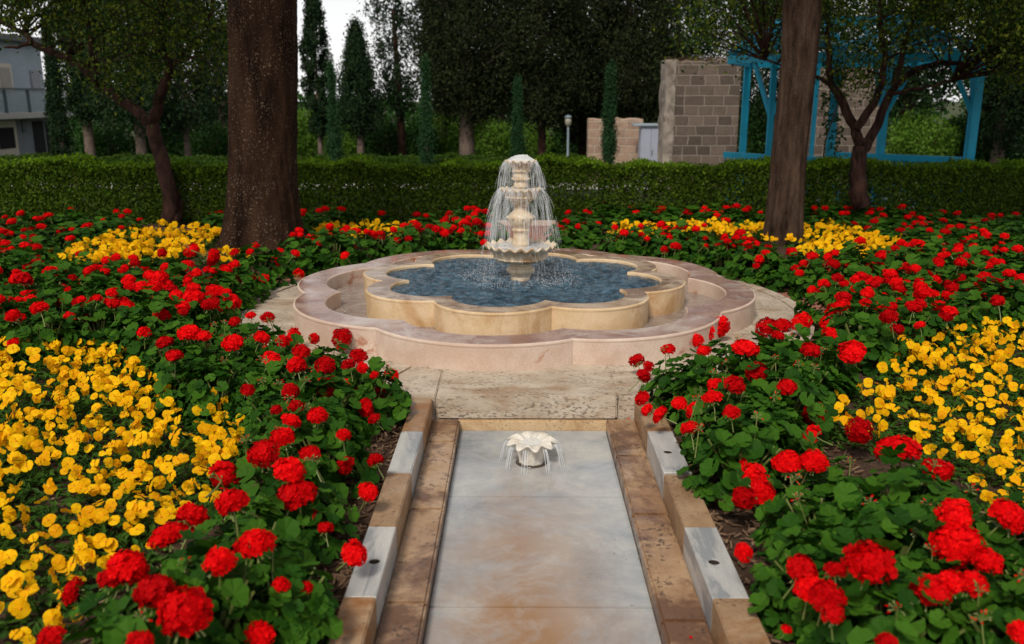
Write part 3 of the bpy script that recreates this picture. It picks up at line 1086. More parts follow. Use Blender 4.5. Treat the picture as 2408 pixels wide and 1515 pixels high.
def clumps(centres, per, sig, rg, squash=(1, 1, 1)):
    c = np.asarray(centres, float)
    k = len(c)
    sg = np.broadcast_to(np.asarray(sig, float), (k,))
    P = np.repeat(c, per, 0) + rg.normal(size=(k * per, 3)) * np.repeat(sg, per)[:, None] * np.array(squash)
    return P


# ------------------------------------------------------------------ hedges
def hedge(name, y0, y1, x0, x1, h, dens, size, mat, label, zb=None, seed=1, stems=True, gap=True):
    rg = np.random.default_rng(seed)
    zg = gz((y0 + y1) / 2)
    L = x1 - x0
    root = empty(name, ((x0 + x1) / 2, (y0 + y1) / 2, zg), 0, label, 'hedge')
    n = int(dens * L)
    x = rg.uniform(-L / 2, L / 2, n)
    hw = (y1 - y0) / 2
    kind = rg.uniform(0, 1, n)
    wob = 0.045 * np.sin(x * 1.7 + seed) + 0.04 * np.sin(x * 4.3) + .03 * np.sin(x * 9.1)
    y = np.where(kind < .40, rg.uniform(-hw, hw, n), np.where(kind < .8, -hw + np.abs(rg.normal(0, .07, n)), rg.uniform(-hw, hw, n)))
    zt = h + wob - np.abs(rg.normal(0, .045, n)) + np.where(rg.uniform(0, 1, n) < .06, np.abs(rg.normal(0, .035, n)), 0)
    zs = h * (1 - rg.uniform(0, 1, n) ** (1.15 if gap else .9))
    z = np.where(kind < .40, zt, zs)
    P = np.stack([x, y, z], 1)
    if gap:   # thin band where the bare stems show
        patch = np.sin(x * .9 + 1) * np.sin(x * .37 + 2) + .35 * np.sin(x * 2.9) * np.sin(x * 1.3 + 2)
        band = np.exp(-((z / h - .48 - .05 * np.sin(x * 1.9)) / .15) ** 2)
        thin = rg.uniform(0, 1, n) < band * np.clip(-.05 + .9 * patch + .22 * np.sin(x * 13) * np.sin(x * 5), 0, .8)
        P = P[~thin]
    m = len(P)
    cloud('foliage', P, size, mat, root, rg, .35)
    if gap:
        m = int(L * 900)
        xx = rg.uniform(-L / 2, L / 2, m)
        tz = h + .045 * np.sin(xx * 1.7 + seed) + .04 * np.sin(xx * 4.3) + .03 * np.sin(xx * 9.1)
        Q = np.stack([xx, rg.uniform(-hw * 1.08, hw, m), tz + rg.normal(.0, .022, m)], 1)
        cloud('new_growth', Q, size, M['new_growth'], root, rg, .35, .5)
    if stems:
        mb = MB()
        for q in range(int(L * 22)):
            xx = rg.uniform(-L / 2, L / 2); yy = rg.uniform(-hw * .8, hw * .8)
            a, b = rg.normal(0, .05, 2)
            mb.tube([(xx, yy, -.02), (xx + a * .6, yy + b * .6, h * .5), (xx + a * 2, yy + b * 2, h * .92)], [.007, .005, .003], 4, 0, False)
        mb.build('stems', M['twig'], root)
    return root


hedge('clipped_hedge', 12.85, 13.65, -12.5, 13, 0.83, 11500, 0.052, M['hedge'], 'long front hedge with bright clipped top and bare stems below, behind the red geraniums', seed=1)
hedge('clipped_hedge', 26, 27, -16, 2.0, 0.58, 1900, 0.07, M['hedge_far'], 'middle hedge seen just above the front hedge top', seed=2, stems=False, gap=False)
hedge('clipped_hedge', 31.5, 32.5, -20, 2.6, 0.56, 1500, 0.09, M['hedge_far'], 'farthest low hedge in front of the bright bushes and tree trunks', seed=3, stems=False, gap=False)

# ------------------------------------------------------------------ trees
def trunk_mesh(name, pts, rad, mat, parent, sides=20, rough=.06, flare=None, seed=0, rings_per_m=10, ridge=0.0):
    """a bumpy tapering trunk along a polyline (local coordinates)"""
    rg = np.random.default_rng(seed)
    P = np.array([tuple(p) for p in pts], float)
    seg = np.linalg.norm(np.diff(P, axis=0), axis=1)
    s = np.concatenate([[0], np.cumsum(seg)])
    n = max(8, int(s[-1] * rings_per_m))
    ss = np.linspace(0, s[-1], n)
    C_ = np.stack([np.interp(ss, s, P[:, k]) for k in range(3)], 1)
    Rr = np.interp(ss, s, rad)
    t = np.arange(sides) * 2 * PI / sides
    ph = rg.uniform(0, 6.3, 8)
    rings = []
    for i in range(n):
        lump = 1 + rough * (np.sin(3 * t + ph[0] + ss[i] * .8) * .5 + np.sin(5 * t + ph[1] - ss[i] * 1.3) * .35 + np.sin(9 * t + ph[2] + ss[i] * 3) * .2) + rg.normal(0, rough * .18, sides)
        r = Rr[i] * lump
        if ridge:
            wv = 1.3 * np.sin(ss[i] * 1.9 + 2 * t + ph[5]) + .8 * np.sin(ss[i] * 5.1 + ph[6] + t)
            r = r * (1 + ridge * (np.abs(np.sin(9 * t + wv)) - .5) + .6 * ridge * np.sin(17 * t - wv * 1.7 + ss[i] * 2.3))
        if flare:
            r = r * (1 + flare * math.exp(-ss[i] / (.30)) * (1 + .45 * np.sin(5 * t + ph[3]) + .3 * np.sin(3 * t + ph[4])))
        rings.append(np.stack([C_[i, 0] + r * np.cos(t), C_[i, 1] + r * np.sin(t), np.full(sides, C_[i, 2])], 1))
    mb = MB()
    mb.rings(rings, 0, cap1=True)
    return mb.build(name, mat, parent, smooth=True)


def ellipsoid_clumps(c, rad, k, rg, shell=.55):
    d = rdir(k, rg)
    r = rg.uniform(shell, 1, k) ** .6
    return np.asarray(c) + d * r[:, None] * np.asarray(rad)


# big dark trunk on the left
bx, by = onz(616, 585, 0)
t = empty('shade_tree', (bx, by, gz(by)), 0, 'massive dark brown trunk rising out of the left flower bed', 'tree')
tx = at(617, 0, by).x - bx
trunk_mesh('trunk', [(0, 0, -.1), (tx * .42, 0, 1.2), (tx, 0, 2.85), (tx * 1.9, 0, 6), (tx * 2.4, .1, 9)], [.395, .375, .365, .33, .2], M['bark_big'], t, 120, .03, .62, 4, 26, .022)
mb = MB()
rg = np.random.default_rng(21)
ends = []
for k in range(9):
    a = 2 * PI * k / 9 + rg.uniform(-.3, .3)
    L = rg.uniform(2.5, 4)
    z0 = rg.uniform(5.2, 7.6)
    e = (L * math.cos(a), L * math.sin(a), z0 + rg.uniform(1.2, 3))
    mb.tube([(tx * 2, 0, z0), (e[0] * .5 + tx, e[1] * .5, z0 + .8), e], [.14, .09, .03], 8)
    ends.append(e)
mb.build('limbs', M['bark_big'], t, smooth=True)
cc = ellipsoid_clumps((-1.6, -1.0, 9.0), (5.0, 5.0, 2.8), 420, rg, .2)  # crown above the view, widened and shifted to shade the left side
cloud('crown', clumps(cc, 40, .36, rg), .19, M['crown'], t, rg, .3)

# right trunk
bx, by = onz(1842, 562, 0)
t = empty('shade_tree', (bx, by, gz(by)), 0, 'straight brown grey trunk in the right flower bed before the blue pergola', 'tree')
trunk_mesh('trunk', [(0, 0, -.1), (0.0, 0, 1.2), (.03, 0, 2.2), (.0, 0, 3.2), (0, 0, 6), (.1, .1, 9)], [.225, .205, .205, .225, .2, .12], M['bark_right'], t, 80, .045, .16, 9, 22, .03)
mb = MB()
for k in range(8):
    a = 2 * PI * k / 8 + rg.uniform(-.3, .3)
    L = rg.uniform(2.2, 3.4)
    z0 = rg.uniform(4.6, 7)
    e = (L * math.cos(a), L * math.sin(a), z0 + rg.uniform(1, 2.5))
    mb.tube([(0, 0, z0), (e[0] * .5, e[1] * .5, z0 + .7), e], [.09, .06, .02], 8)
mb.build('limbs', M['bark_right'], t, smooth=True)
cc = ellipsoid_clumps((1.6, -1.8, 8.4), (4.6, 5.2, 2.8), 420, rg, .2)  # unseen crown, enlarged and moved outward and nearer to darken the right
cloud('crown', clumps(cc, 40, .36, rg), .19, M['crown'], t, rg, .3)


def in_poly(x, y, poly):
    c = False
    j = len(poly) - 1
    for i in range(len(poly)):
        xi, yi = poly[i]; xj, yj = poly[j]
        if (yi > y) != (yj > y) and x < (xj - xi) * (y - yi) / (yj - yi) + xi: c = not c
        j = i
    return c


def px_clumps(poly, Y0, Y1, k, rg):
    us = [p[0] for p in poly]; vs = [p[1] for p in poly]
    out = []
    while len(out) < k:
        u, v = rg.uniform(min(us), max(us)), rg.uniform(min(vs), max(vs))
        if in_poly(u, v, poly):
            out.append(at(u, v, rg.uniform(Y0, Y1))[:])
    return np.array(out)


def branching_tree(name, base_uv, Y, limbs, polys, label, mat, seed, leaf=.06, per=60, sig=.24):
    rg = np.random.default_rng(seed)
    b = at(*base_uv, Y)
    b = Vector((b.x, b.y, gz(Y)))
    root = empty(name, b, 0, label, 'tree')
    mb = MB()
    for k, (pl, r0, r1) in enumerate(limbs):
        P = []
        yy = Y
        for q, (u, v) in enumerate(pl):
            p = at(u, v, Y + (0 if k == 0 else q * .10 * (1 if k % 2 else -1)))
            P.append(p - b)
        # smooth the polyline
        Q = []
        for q in range(len(P) - 1):
            for s in (0, .33, .67):
                Q.append(P[q].lerp(P[q + 1], s) + Vector(rg.normal(0, .012, 3)))
        Q.append(P[-1])
        mb.tube(Q, list(np.linspace(r0, r1, len(Q))), 12)
    mb.build('trunk', mat, root, smooth=True)
    twg = MB()
    allc = []
    for poly, Y0, Y1, k in polys:
        c = px_clumps(poly, Y0, Y1, k, rg) - np.array(b)
        allc.append(c)
    allc = np.concatenate(allc)
    # twigs linking clumps to nearest limb point
    LV = np.concatenate(mb.v)
    for c in allc[::2]:
        d = np.linalg.norm(LV - c, axis=1)
        p = LV[int(np.argmin(d))]
        if d.min() < 2.0:
            mid = (p + c) / 2 + rg.normal(0, .08, 3) + np.array((0, 0, .06))
            twg.tube([p, mid, c], [.018, .011, .005], 5, 0, False)
    twg.build('twigs', mat, root)
    cloud('crown', clumps(allc, per, sig, rg, (1, 1, .75)), leaf, M['crown'], root, rg, .3)
    return root


branching_tree('branching_tree', (398, 518), 12.6, [
    ([(398, 530), (402, 464), (383, 378), (365, 324), (356, 284)], .115, .09),
    ([(358, 292), (338, 272), (284, 234), (230, 194), (173, 144), (119, 122), (76, 101), (56, 76), (0, 52), (-60, 20)], .085, .025),
    ([(356, 290), (366, 262), (382, 214), (396, 162), (384, 118), (376, 60), (380, -40)], .085, .03),
    ([(395, 168), (420, 134), (450, 112), (500, 60)], .05, .02),
    ([(228, 194), (227, 170), (214, 128), (210, 60), (190, -20)], .05, .02),
    ([(76, 101), (40, 112), (10, 112)], .03, .012), ([(56, 76), (60, 40), (30, -20)], .03, .015),
    ([(410, 520), (418, 480), (400, 430), (384, 372)], .075, .06)],
    [([(-60, -200), (540, -200), (540, 150), (500, 190), (440, 110), (400, 150), (330, 205), (230, 215), (200, 140), (110, 22), (40, 20), (-60, 10)], 11.4, 14.5, 250),
     ([(-60, -60), (70, -60), (70, 20), (20, 50), (-60, 40)], 11.0, 13.5, 14)],
    'low forked tree with leaning reddish limbs left of the massive trunk', M['bark_small'], 31, .052, 120, .24)
branching_tree('branching_tree', (2022, 470), 12.5, [
    ([(2026, 486), (2016, 440), (2016, 396), (2024, 344)], .125, .10),
    ([(2024, 350), (2010, 296), (1980, 245), (1955, 196), (1946, 130), (1950, 60), (1940, -40)], .075, .025),
    ([(2012, 304), (2053, 245), (2074, 198), (2081, 137), (2070, 40), (2080, -40)], .06, .025),
    ([(2026, 350), (2046, 330), (2074, 266), (2103, 202), (2153, 162), (2207, 148), (2280, 150), (2360, 130)], .075, .02),
    ([(2090, 225), (2140, 212), (2180, 202), (2240, 190)], .03, .012),
    ([(2103, 202), (2120, 130), (2150, 40), (2170, -60)], .045, .02),
    ([(1956, 200), (1920, 178), (1880, 170), (1800, 140)], .03, .012)],
    [([(1640, -200), (2560, -200), (2560, 210), (2420, 200), (2340, 100), (2230, 62), (2120, 100), (2060, 130), (1960, 84), (1850, 88), (1740, 112), (1660, 120), (1620, 50)], 11.2, 14.8, 380),
     ([(1980, 150), (2080, 160), (2060, 225), (2010, 225)], 12, 13.4, 10),
     ([(2200, -100), (2560, -100), (2560, 170), (2380, 170), (2240, 60)], 10.6, 13, 90)],
    'forked tree with dark spreading limbs in front of the blue pergola', M['bark_small'], 37, .052, 120, .24)


def cypress(name, u, Y, vtop, vcrown, wpx, label, mat, bark_='bark_pale', n=6000, leaf=.16, seed=0, prof='cone', trunk_r=.13, lean=0.0, cl=28, group=None, cat='tree', sparse=1.0):
    rg = np.random.default_rng(seed + 100)
    p0 = at(u, 400, Y)
    zg = gz(Y)
    root = empty(name, (p0.x, Y, zg), 0, label, cat, group)
    zt = at(u, vtop, Y).z - zg
    zc = at(u, vcrown, Y).z - zg
    Rm = wpx * (Y * .97) / FPX / 2
    H = zt - zc
    cl = int(cl * 3.6)
    k = max(12, int(n * 3.6) // cl)
    s = rg.uniform(0, 1, k)
    if prof == 'cone': rad = np.minimum(1, s * 6 + .15) * (1 - s) ** .75 * 1.15
    elif prof == 'column': rad = np.minimum(1, s * 4 + .35) * np.minimum(1, (1 - s) * 2.6 + .04) ** .8
    elif prof == 'needle': rad = np.minimum(1, s * 9 + .55) * np.minimum(1, (1 - s) * 1.25) ** .9
    else: rad = np.sqrt(np.maximum(.02, 1 - (2 * s - 1) ** 2)) * .55 + .45 * np.minimum(1, (1 - s) * 3)
    an = rg.uniform(0, 2 * PI, k)
    irr = 1 + .22 * np.sin(an * 3 + s * 17 + seed) + .15 * np.sin(an * 2 - s * 31)
    leaf *= .53
    rr = Rm * rad * irr * np.sqrt(rg.uniform(.15, 1, k)) * sparse
    c = np.stack([rr * np.cos(an) + lean * s * H, rr * np.sin(an), zc + s * H], 1)
    P = clumps(c, cl, max(.05, Rm * .13), rg, (1, 1, 1.8))
    o = np.stack([np.cos(np.repeat(an, cl)), np.sin(np.repeat(an, cl)), np.full(len(P), .25)], 1)
    cloud('crown', P, leaf, mat, root, rg, .1, .9, .42, .4, o * .5)
    top = zc + H * .75
    trunk_mesh('trunk', [(0, 0, -.1), (0, 0, zc), (lean * H * .75, 0, top)], [trunk_r, trunk_r * .85, trunk_r * .3], M[bark_], root, 12, .08, .25, seed, 3)
    if prof in ('round', 'cone', 'column') and Rm > 1:
        mb = MB()
        for q in range(0, k, max(1, k // 40)):
            zz = max(zc * .9, c[q, 2] - .25 * np.hypot(c[q, 0], c[q, 1]) - .3)
            mb.tube([(lean * (zz - zc), 0, zz), c[q] * np.array((.5, .5, 0)) + np.array((0, 0, (zz + c[q, 2]) / 2)), c[q]], [.05, .03, .01], 5, 0, False)
        mb.build('limbs', M[bark_], root)
    return root


D = M['cyp']; B = M['cyp_brown']; Yg = M['cyp_young']
cypress('cypress_tree', 756, 34, -30, 320, 64, 'tall ragged column of a cypress against the white sky beside the massive trunk', D, n=7000, leaf=.2, seed=1, prof='column', trunk_r=.1)
cypress('cypress_tree', 850, 33, 70, 310, 112, 'short dark cone shaped cypress in the white sky gap', D, n=7000, leaf=.2, seed=2, prof='cone', trunk_r=.14)
cypress('pine_tree', 946, 35, -60, 255, 120, 'loose leaning pine with open branches right of the sky gap', D, n=2300, leaf=.24, seed=3, prof='round', trunk_r=.17, lean=-.05, cl=16, bark_='bark_small')
cypress('cypress_tree', 1098, 33, -160, 268, 230, 'broad black green cypress with the thick pale trunk left of the fountain top', B, n=12000, leaf=.24, seed=4, prof='column', trunk_r=.3)
cypress('cypress_tree', 1045, 40, -160, 250, 100, 'dark cypress filling the gap behind the leaning pine', D, n=7000, leaf=.26, seed=5, prof='column', trunk_r=.2)
cypress('cypress_tree', 1274, 33, -160, 272, 210, 'brown green cypress with slim brown trunk right of the fountain top', B, n=12000, leaf=.24, seed=6, prof='column', trunk_r=.16, bark_='bark_small')
cypress('cypress_tree', 1368, 37, -160, 320, 190, 'brownish low branching cypress behind the garden lamp', B, n=10000, leaf=.26, seed=7, prof='column', trunk_r=.2, bark_='bark_small')
cypress('cypress_tree', 1470, 36, -160, 300, 230, 'dark cypress standing behind the low pink stone wall', B, n=12000, leaf=.26, seed=8, prof='column', trunk_r=.25)
cypress('cypress_tree', 1580, 40, -160, 320, 210, 'black cypress behind the left end of the tall stone wall', D, n=9000, leaf=.28, seed=9, prof='column', trunk_r=.25)
cypress('cypress_tree', 1720, 44, -160, 330, 230, 'thin topped dark tree showing above the tall stone wall', D, n=5500, leaf=.28, seed=10, prof='round', trunk_r=.25)
cypress('cypress_tree', 1180, 45, -160, 262, 240, 'far dark cypress between the two trees behind the fountain', D, n=8000, leaf=.3, seed=11, prof='column', trunk_r=.2)
for k, (u, Y, vt, w_, lab) in enumerate(((790, 25.2, 150, 30, 'slim young cypress beside the cone shaped cypress in the sky gap'), (1005, 25.2, 142, 30, 'slim young cypress below the leaning pine'),
                                          (1217, 25.2, 190, 27, 'slim young cypress directly behind the fountain top'), (1430, 22.5, 155, 28, 'slim young cypress before the low pink stone wall'))):
    cypress('young_cypress', u, Y, vt, 382, w_, lab, Yg, n=3600, leaf=.10, seed=20 + k, prof='needle', trunk_r=.04, cl=20, group='slim young cypresses behind the front hedge')
cypress('cypress_tree', 150, 27, 30, 388, 44, 'tall narrow cypress at the corner of the grey house', D, n=8000, leaf=.14, seed=31, prof='needle', trunk_r=.12)
cypress('cypress_tree', 218, 36, -140, 280, 100, 'dark tree with pale trunk next to the house corner cypress', D, n=9000, leaf=.26, seed=32, prof='round', trunk_r=.2)
cypress('cypress_tree', 338, 33, -140, 290, 190, 'dark tree with pale trunk straight behind the low forked tree', D, n=9000, leaf=.26, seed=33, prof='round', trunk_r=.2)
cypress('cypress_tree', 445, 34, -120, 300, 180, 'dark round tree with slender pale trunk left of the massive trunk', D, n=5200, leaf=.24, seed=34, prof='round', trunk_r=.13)
cypress('cypress_tree', 530, 42, -120, 300, 220, 'far dark tree showing at the left edge of the massive trunk', D, n=6000, leaf=.28, seed=35, prof='round', trunk_r=.2)
cypress('cypress_tree', 2120, 31, -160, 240, 260, 'leaning dark trunked tree seen through the blue pergola', D, n=6000, leaf=.26, seed=36, prof='round', trunk_r=.26, lean=.03, bark_='bark_small')
cypress('cypress_tree', 1860, 38, -160, 320, 300, 'dark tree crown behind the straight brown grey trunk', D, n=9000, leaf=.28, seed=37, prof='round', trunk_r=.25)
cypress('cypress_tree', 2340, 28, -160, 330, 170, 'dark tree right of the outermost pergola post', D, n=9000, leaf=.22, seed=38, prof='round', trunk_r=.2)
cypress('cypress_tree', 2460, 24, -160, 330, 200, 'dark tree cut off by the right edge of the view', D, n=9000, leaf=.22, seed=39, prof='round', trunk_r=.2)


def bush(u, Y, vtop, wpx, label, mat, n=6000, leaf=.12, seed=0):
    rg = np.random.default_rng(seed + 500)
    p = at(u, 400, Y)
    zg = gz(Y)
    root = empty('bush', (p.x, Y, zg), 0, label, 'bush')
    H = at(u, vtop, Y).z - zg
    R = wpx * Y * .97 / FPX / 2
    k = n // 26
    c = ellipsoid_clumps((0, 0, H * .5), (R, R * .8, H * .5), k, rg, .35)
    c[:, 2] = np.maximum(c[:, 2], .1)
    cloud('foliage', clumps(c, 26, R * .10 + .05, rg), leaf, mat, root, rg, .4)
    mb = MB()
    for q in range(0, k, 8):
        mb.tube([(rg.normal(0, .15), rg.normal(0, .15), -.05), c[q] * .6, c[q]], [.04, .025, .01], 5, 0, False)
    mb.build('stems', M['twig'], root)


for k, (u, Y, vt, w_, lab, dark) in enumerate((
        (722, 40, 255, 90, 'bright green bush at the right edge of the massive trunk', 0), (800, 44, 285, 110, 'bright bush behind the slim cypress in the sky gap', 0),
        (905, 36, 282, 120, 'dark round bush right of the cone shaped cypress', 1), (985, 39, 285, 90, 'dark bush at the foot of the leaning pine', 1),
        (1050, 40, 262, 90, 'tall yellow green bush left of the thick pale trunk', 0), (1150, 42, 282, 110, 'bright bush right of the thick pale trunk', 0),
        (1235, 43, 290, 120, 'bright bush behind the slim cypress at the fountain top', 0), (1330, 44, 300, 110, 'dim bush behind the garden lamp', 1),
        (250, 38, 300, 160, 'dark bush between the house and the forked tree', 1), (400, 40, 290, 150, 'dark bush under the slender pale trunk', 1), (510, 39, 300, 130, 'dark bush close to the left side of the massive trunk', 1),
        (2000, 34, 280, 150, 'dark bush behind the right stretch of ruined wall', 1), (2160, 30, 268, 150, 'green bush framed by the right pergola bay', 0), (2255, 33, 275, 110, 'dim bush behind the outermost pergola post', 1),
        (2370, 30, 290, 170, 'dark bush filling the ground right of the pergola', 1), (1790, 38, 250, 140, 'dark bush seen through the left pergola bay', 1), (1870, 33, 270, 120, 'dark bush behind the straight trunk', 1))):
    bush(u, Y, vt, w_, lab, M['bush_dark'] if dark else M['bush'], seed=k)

# far wood that closes the horizon
rg = np.random.default_rng(77)
k = 900
cx = rg.uniform(-75, 75, k)
hz = 4.2 + 1.8 * np.sin(cx * .23) + 1.2 * np.sin(cx * .61 + 1) + np.where((cx > -21) & (cx < -11), -1.8, 0)
c = np.stack([cx, rg.uniform(62, 74, k), gz(65) + hz * rg.uniform(0, 1, k) ** .7], 1)
o = cloud('far_wood', clumps(c, 26, .7, rg), .55, M['bush_dark'], None, rg, .3)
tag(o, 'far dark wood closing the view behind all the trees', kind='stuff')

# ------------------------------------------------------------------ stone walls, cabinet, lamp
def ragged_wall(name, pts_uv, Y, th, vtop, label, mat, seed, side=None, cap=True):
    """a ruin wall facing the viewer between two picture columns"""
    rg = np.random.default_rng(seed)
    u0, u1 = pts_uv
    x0, x1 = at(u0, 300, Y).x, at(u1, 300, Y).x
    zg = gz(Y) - .1
    zt = at((u0 + u1) / 2, vtop, Y).z
    root = empty(name, ((x0 + x1) / 2, Y, zg), 0, label, 'wall')
    hw = (x1 - x0) / 2
    mb = MB()
    n = 14
    xs_ = np.linspace(-hw, hw, n)
    top = (zt - zg) + rg.normal(0, .02, n)
    Vv = []
    for x, h in zip(xs_, top):
        Vv += [(x, 0, 0), (x, 0, h - .03), (x, .05, h), (x, th - .05, h), (x, th, h - .03), (x, th, 0)]
    Ff = []
    for i in range(n - 1):
        for q in range(5):
            Ff.append((i * 6 + q, i * 6 + q + 1, (i + 1) * 6 + q + 1, (i + 1) * 6 + q)[::-1])
    Ff.append(tuple(range(6))); Ff.append(tuple((n - 1) * 6 + q for q in range(6))[::-1])
    mb.add(Vv, Ff)
    mb.build('masonry', mat, root)
    return root, hw, zt - zg


rw_, hw, hh = ragged_wall('stone_wall', (1584, 1735), 21.0, 1.0, 142, 'tall weathered block wall left of the blue pergola', M['ashlar'], 3)
mb = MB()
rg = np.random.default_rng(8)
n = 14
zz = np.linspace(0, hh + .02, n)
rings = []
for z in zz:
    j = rg.normal(0, .012, 4)
    rings.append(np.array([(-hw - .21 + j[0], .10 + j[1], z), (-hw - .004, -.03 + j[2], z), (-hw - .004, .9, z), (-hw - .21 + j[3], .9, z)]))
mb.rings(rings, 0, cap1=True)
mb.build('mortar_pier', stone('pale_rough_mortar', (0.22, .19, .16), (.36, .315, .265), (.15, .12, .10), 4, rough=(.9, .95), bmp=.9), rw_)
mb = MB()
for k in range(60):
    a = rg.uniform(-hw - .2, hw * .6)
    y = rg.uniform(.05, .8)
    P = [(a, y, hh + .01)]
    for q in range(4):
        P.append((P[-1][0] + rg.normal(.03, .07), P[-1][1] + rg.normal(0, .05), P[-1][2] + rg.uniform(-.02, .05)))
    mb.tube(P, [.008, .007, .006, .005, .003], 4, 0, False)
mb.build('dry_creeper', M['twig'], rw_)
ragged_wall('stone_wall', (1912, 2066), 22.5, .8, 150, 'ruined block wall behind the pergola and the forked tree', M['ashlar'], 5)
ragged_wall('stone_wall', (1384, 1512), 25.0, .5, 279, 'low pinkish block wall right of the garden lamp', M['ashlar_low'], 7)

Yc = 24.0
x0, x1 = at(1508, 300, Yc).x, at(1556, 300, Yc).x
zt = at(1520, 297, Yc).z
root = empty('utility_cabinet', ((x0 + x1) / 2, Yc, gz(Yc)), 0, 'lavender grey metal cabinet between the low wall and the tall wall', 'cabinet')
hw = (x1 - x0) / 2
H = zt - gz(Yc)
mb = MB(); mb.box(-hw, hw, 0, .5, 0, H, bev=.01)
mb.build('body', M['cab'], root)
mb = MB()
mb.box(-hw + .03, -.005, -.022, -.002, .1, H - .06, bev=.006); mb.build('door', M['cab'], root)
mb = MB(); mb.box(.005, hw - .03, -.022, -.002, .1, H - .06, bev=.006)
d = mb.build('door', M['cab'], root)
mb = MB(); mb.box(.02, .045, -.05, -.022, H * .5, H * .5 + .14, bev=.005); mb.build('handle', M['lamp_metal'], d)
mb = MB(); mb.box(-hw - .2, hw + .04, -.09, .55, H + .002, H + .06, bev=.01); mb.build('roof', M['cabtop'], root)

Yl = 30.0
pl = at(1336, 300, Yl)
root = empty('garden_lamp', (pl.x, Yl, gz(Yl)), 0, 'grey garden lamp post with round lantern before the dark trees', 'street lamp')
H = at(1336, 298, Yl).z - gz(Yl)
mb = MB()
mb.tube([(0, 0, -.05), (0, 0, .3), (0, 0, .32), (0, 0, H)], [.07, .07, .04, .035], 12); mb.build('post', M['lamp_metal'], root, smooth=True)
mb = MB(); tt = np.arange(20) * 2 * PI / 20
mb.rings([np.stack([r * np.cos(tt), r * np.sin(tt), np.full(20, H + z)], 1) for r, z in ((.04, 0), (.08, .05), (.105, .12), (.11, .2), (.10, .27))], 0, cap0=True, cap1=True)
mb.build('lantern', M['lamp_glass'], root, smooth=True)
mb = MB()
mb.rings([np.stack([r * np.cos(tt), r * np.sin(tt), np.full(20, H + z)], 1) for r, z in ((.10, .275), (.13, .28), (.12, .31), (.07, .36), (.02, .38))], 0, cap0=True, cap1=True)
mb.build('cap', M['lamp_metal'], root, smooth=True)

# ------------------------------------------------------------------ the house
A2 = at(-260, 300, 33.0); B2 = at(124, 300, 44.0)
ax = Vector((A2.x - B2.x, A2.y - B2.y, 0))
LEN = ax.length
ang = math.atan2(ax.y, ax.x)
zg = gz(44)
hroot = empty('house', (B2.x, B2.y, zg), ang, 'grey two storey house with balcony at the far left', 'house')
ca, sa = math.cos(ang), math.sin(ang)


def fac(u, v):
    """picture point -> (distance along facade from its far corner, height)"""
    d = ray(u, v)
    # solve t*d.xy = B + s*(ca,sa)
    det = d.x * (-sa) + ca * d.y
    t = (B2.x * (-sa) + ca * B2.y) / det
    s = ((d.x * t - B2.x) * ca + (d.y * t - B2.y) * sa)
    return s, CAM_H + d.z * t - zg


def fbox(name, u0, u1, va, vb, d0, d1, mat, parent=hroot, bev=0):
    s0, h0 = fac(u0, va); s1, _ = fac(u1, va)
    um = (u0 + u1) / 2
    _, ht = fac(um, va); _, hb = fac(um, vb)
    mb = MB(); mb.box(min(s0, s1), max(s0, s1), d0, d1, min(ht, hb), max(ht, hb), bev=bev)
    return mb.build(name, mat, parent)


# local axes: x along the facade towards the viewer, +y (local) = right of x; the house body lies on the far side
BODY = -1 if (Vector((-sa, ca)).dot(Vector((1, 0))) > 0) else 1     # side away from the garden
hT = fac(124, 108)[1]
hB = fac(122, 262)[1]


def dd(a, b):
    a, b = BODY * a, BODY * b
    return min(a, b), max(a, b)


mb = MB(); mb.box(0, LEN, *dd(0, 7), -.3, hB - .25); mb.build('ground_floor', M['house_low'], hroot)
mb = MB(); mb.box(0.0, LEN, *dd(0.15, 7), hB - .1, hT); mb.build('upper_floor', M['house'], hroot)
mb = MB(); mb.box(-.15, LEN, *dd(-.35, 7.2), hT + .002, hT + .28, bev=.03); mb.build('roof', M['roof_grey'], hroot)
mb = MB(); mb.box(-.1, LEN, *dd(-1.1, .14), hB - .25, hB + .0, bev=.02); mb.build('balcony_slab', M['concrete'], hroot)
mb = MB()
mb.bar((0, -1.02 * BODY, hB + 1.0), (LEN, -1.02 * BODY, hB + 1.0), .09, .09)
for q in np.arange(0, LEN, 1.75):
    mb.bar((q + .05, -1.02 * BODY, hB), (q + .05, -1.02 * BODY, hB + 1.0), .10, .10)
rl = mb.build('balcony_railing', M['rail'], hroot)
mg, ngl, bgl = new_mat('grey_balcony_glass')
bgl.inputs['Base Color'].default_value = (.32, .40, .45, 1); bgl.inputs['Roughness'].default_value = .2; bgl.inputs['Alpha'].default_value = .35
mb = MB(); mb.box(.05, LEN, *dd(-1.005, -.995), hB + .05, hB + .95); mb.build('railing_glass', mg, rl)


def window(u0, u1, va, vb, mat=M['pane']):
    s0, ht = fac(u0, va); s1, _ = fac(u1, va); _, hb = fac((u0 + u1) / 2, vb)
    a, b = min(s0, s1), max(s0, s1)
    mb = MB(); mb.box(a, b, *dd(.05, .149), hb, ht, bev=.02); f = mb.build('window_frame', M['cream'], hroot)
    mb = MB(); mb.box(a + .18, b - .18, *dd(.02, .049), hb + .18, ht - .18); mb.build('lattice', mat, f)


window(-8, 28, 148, 215)
s0, ht = fac(76, 165); s1, _ = fac(98, 165); _, hb = fac(87, 215)
mb = MB(); mb.box(min(s0, s1), max(s0, s1), *dd(.08, .149), hb, ht, bev=.02); mb.build('blind_window', plain('pinkish_grey_infill', (.34, .34, .37), .85, .2), hroot)
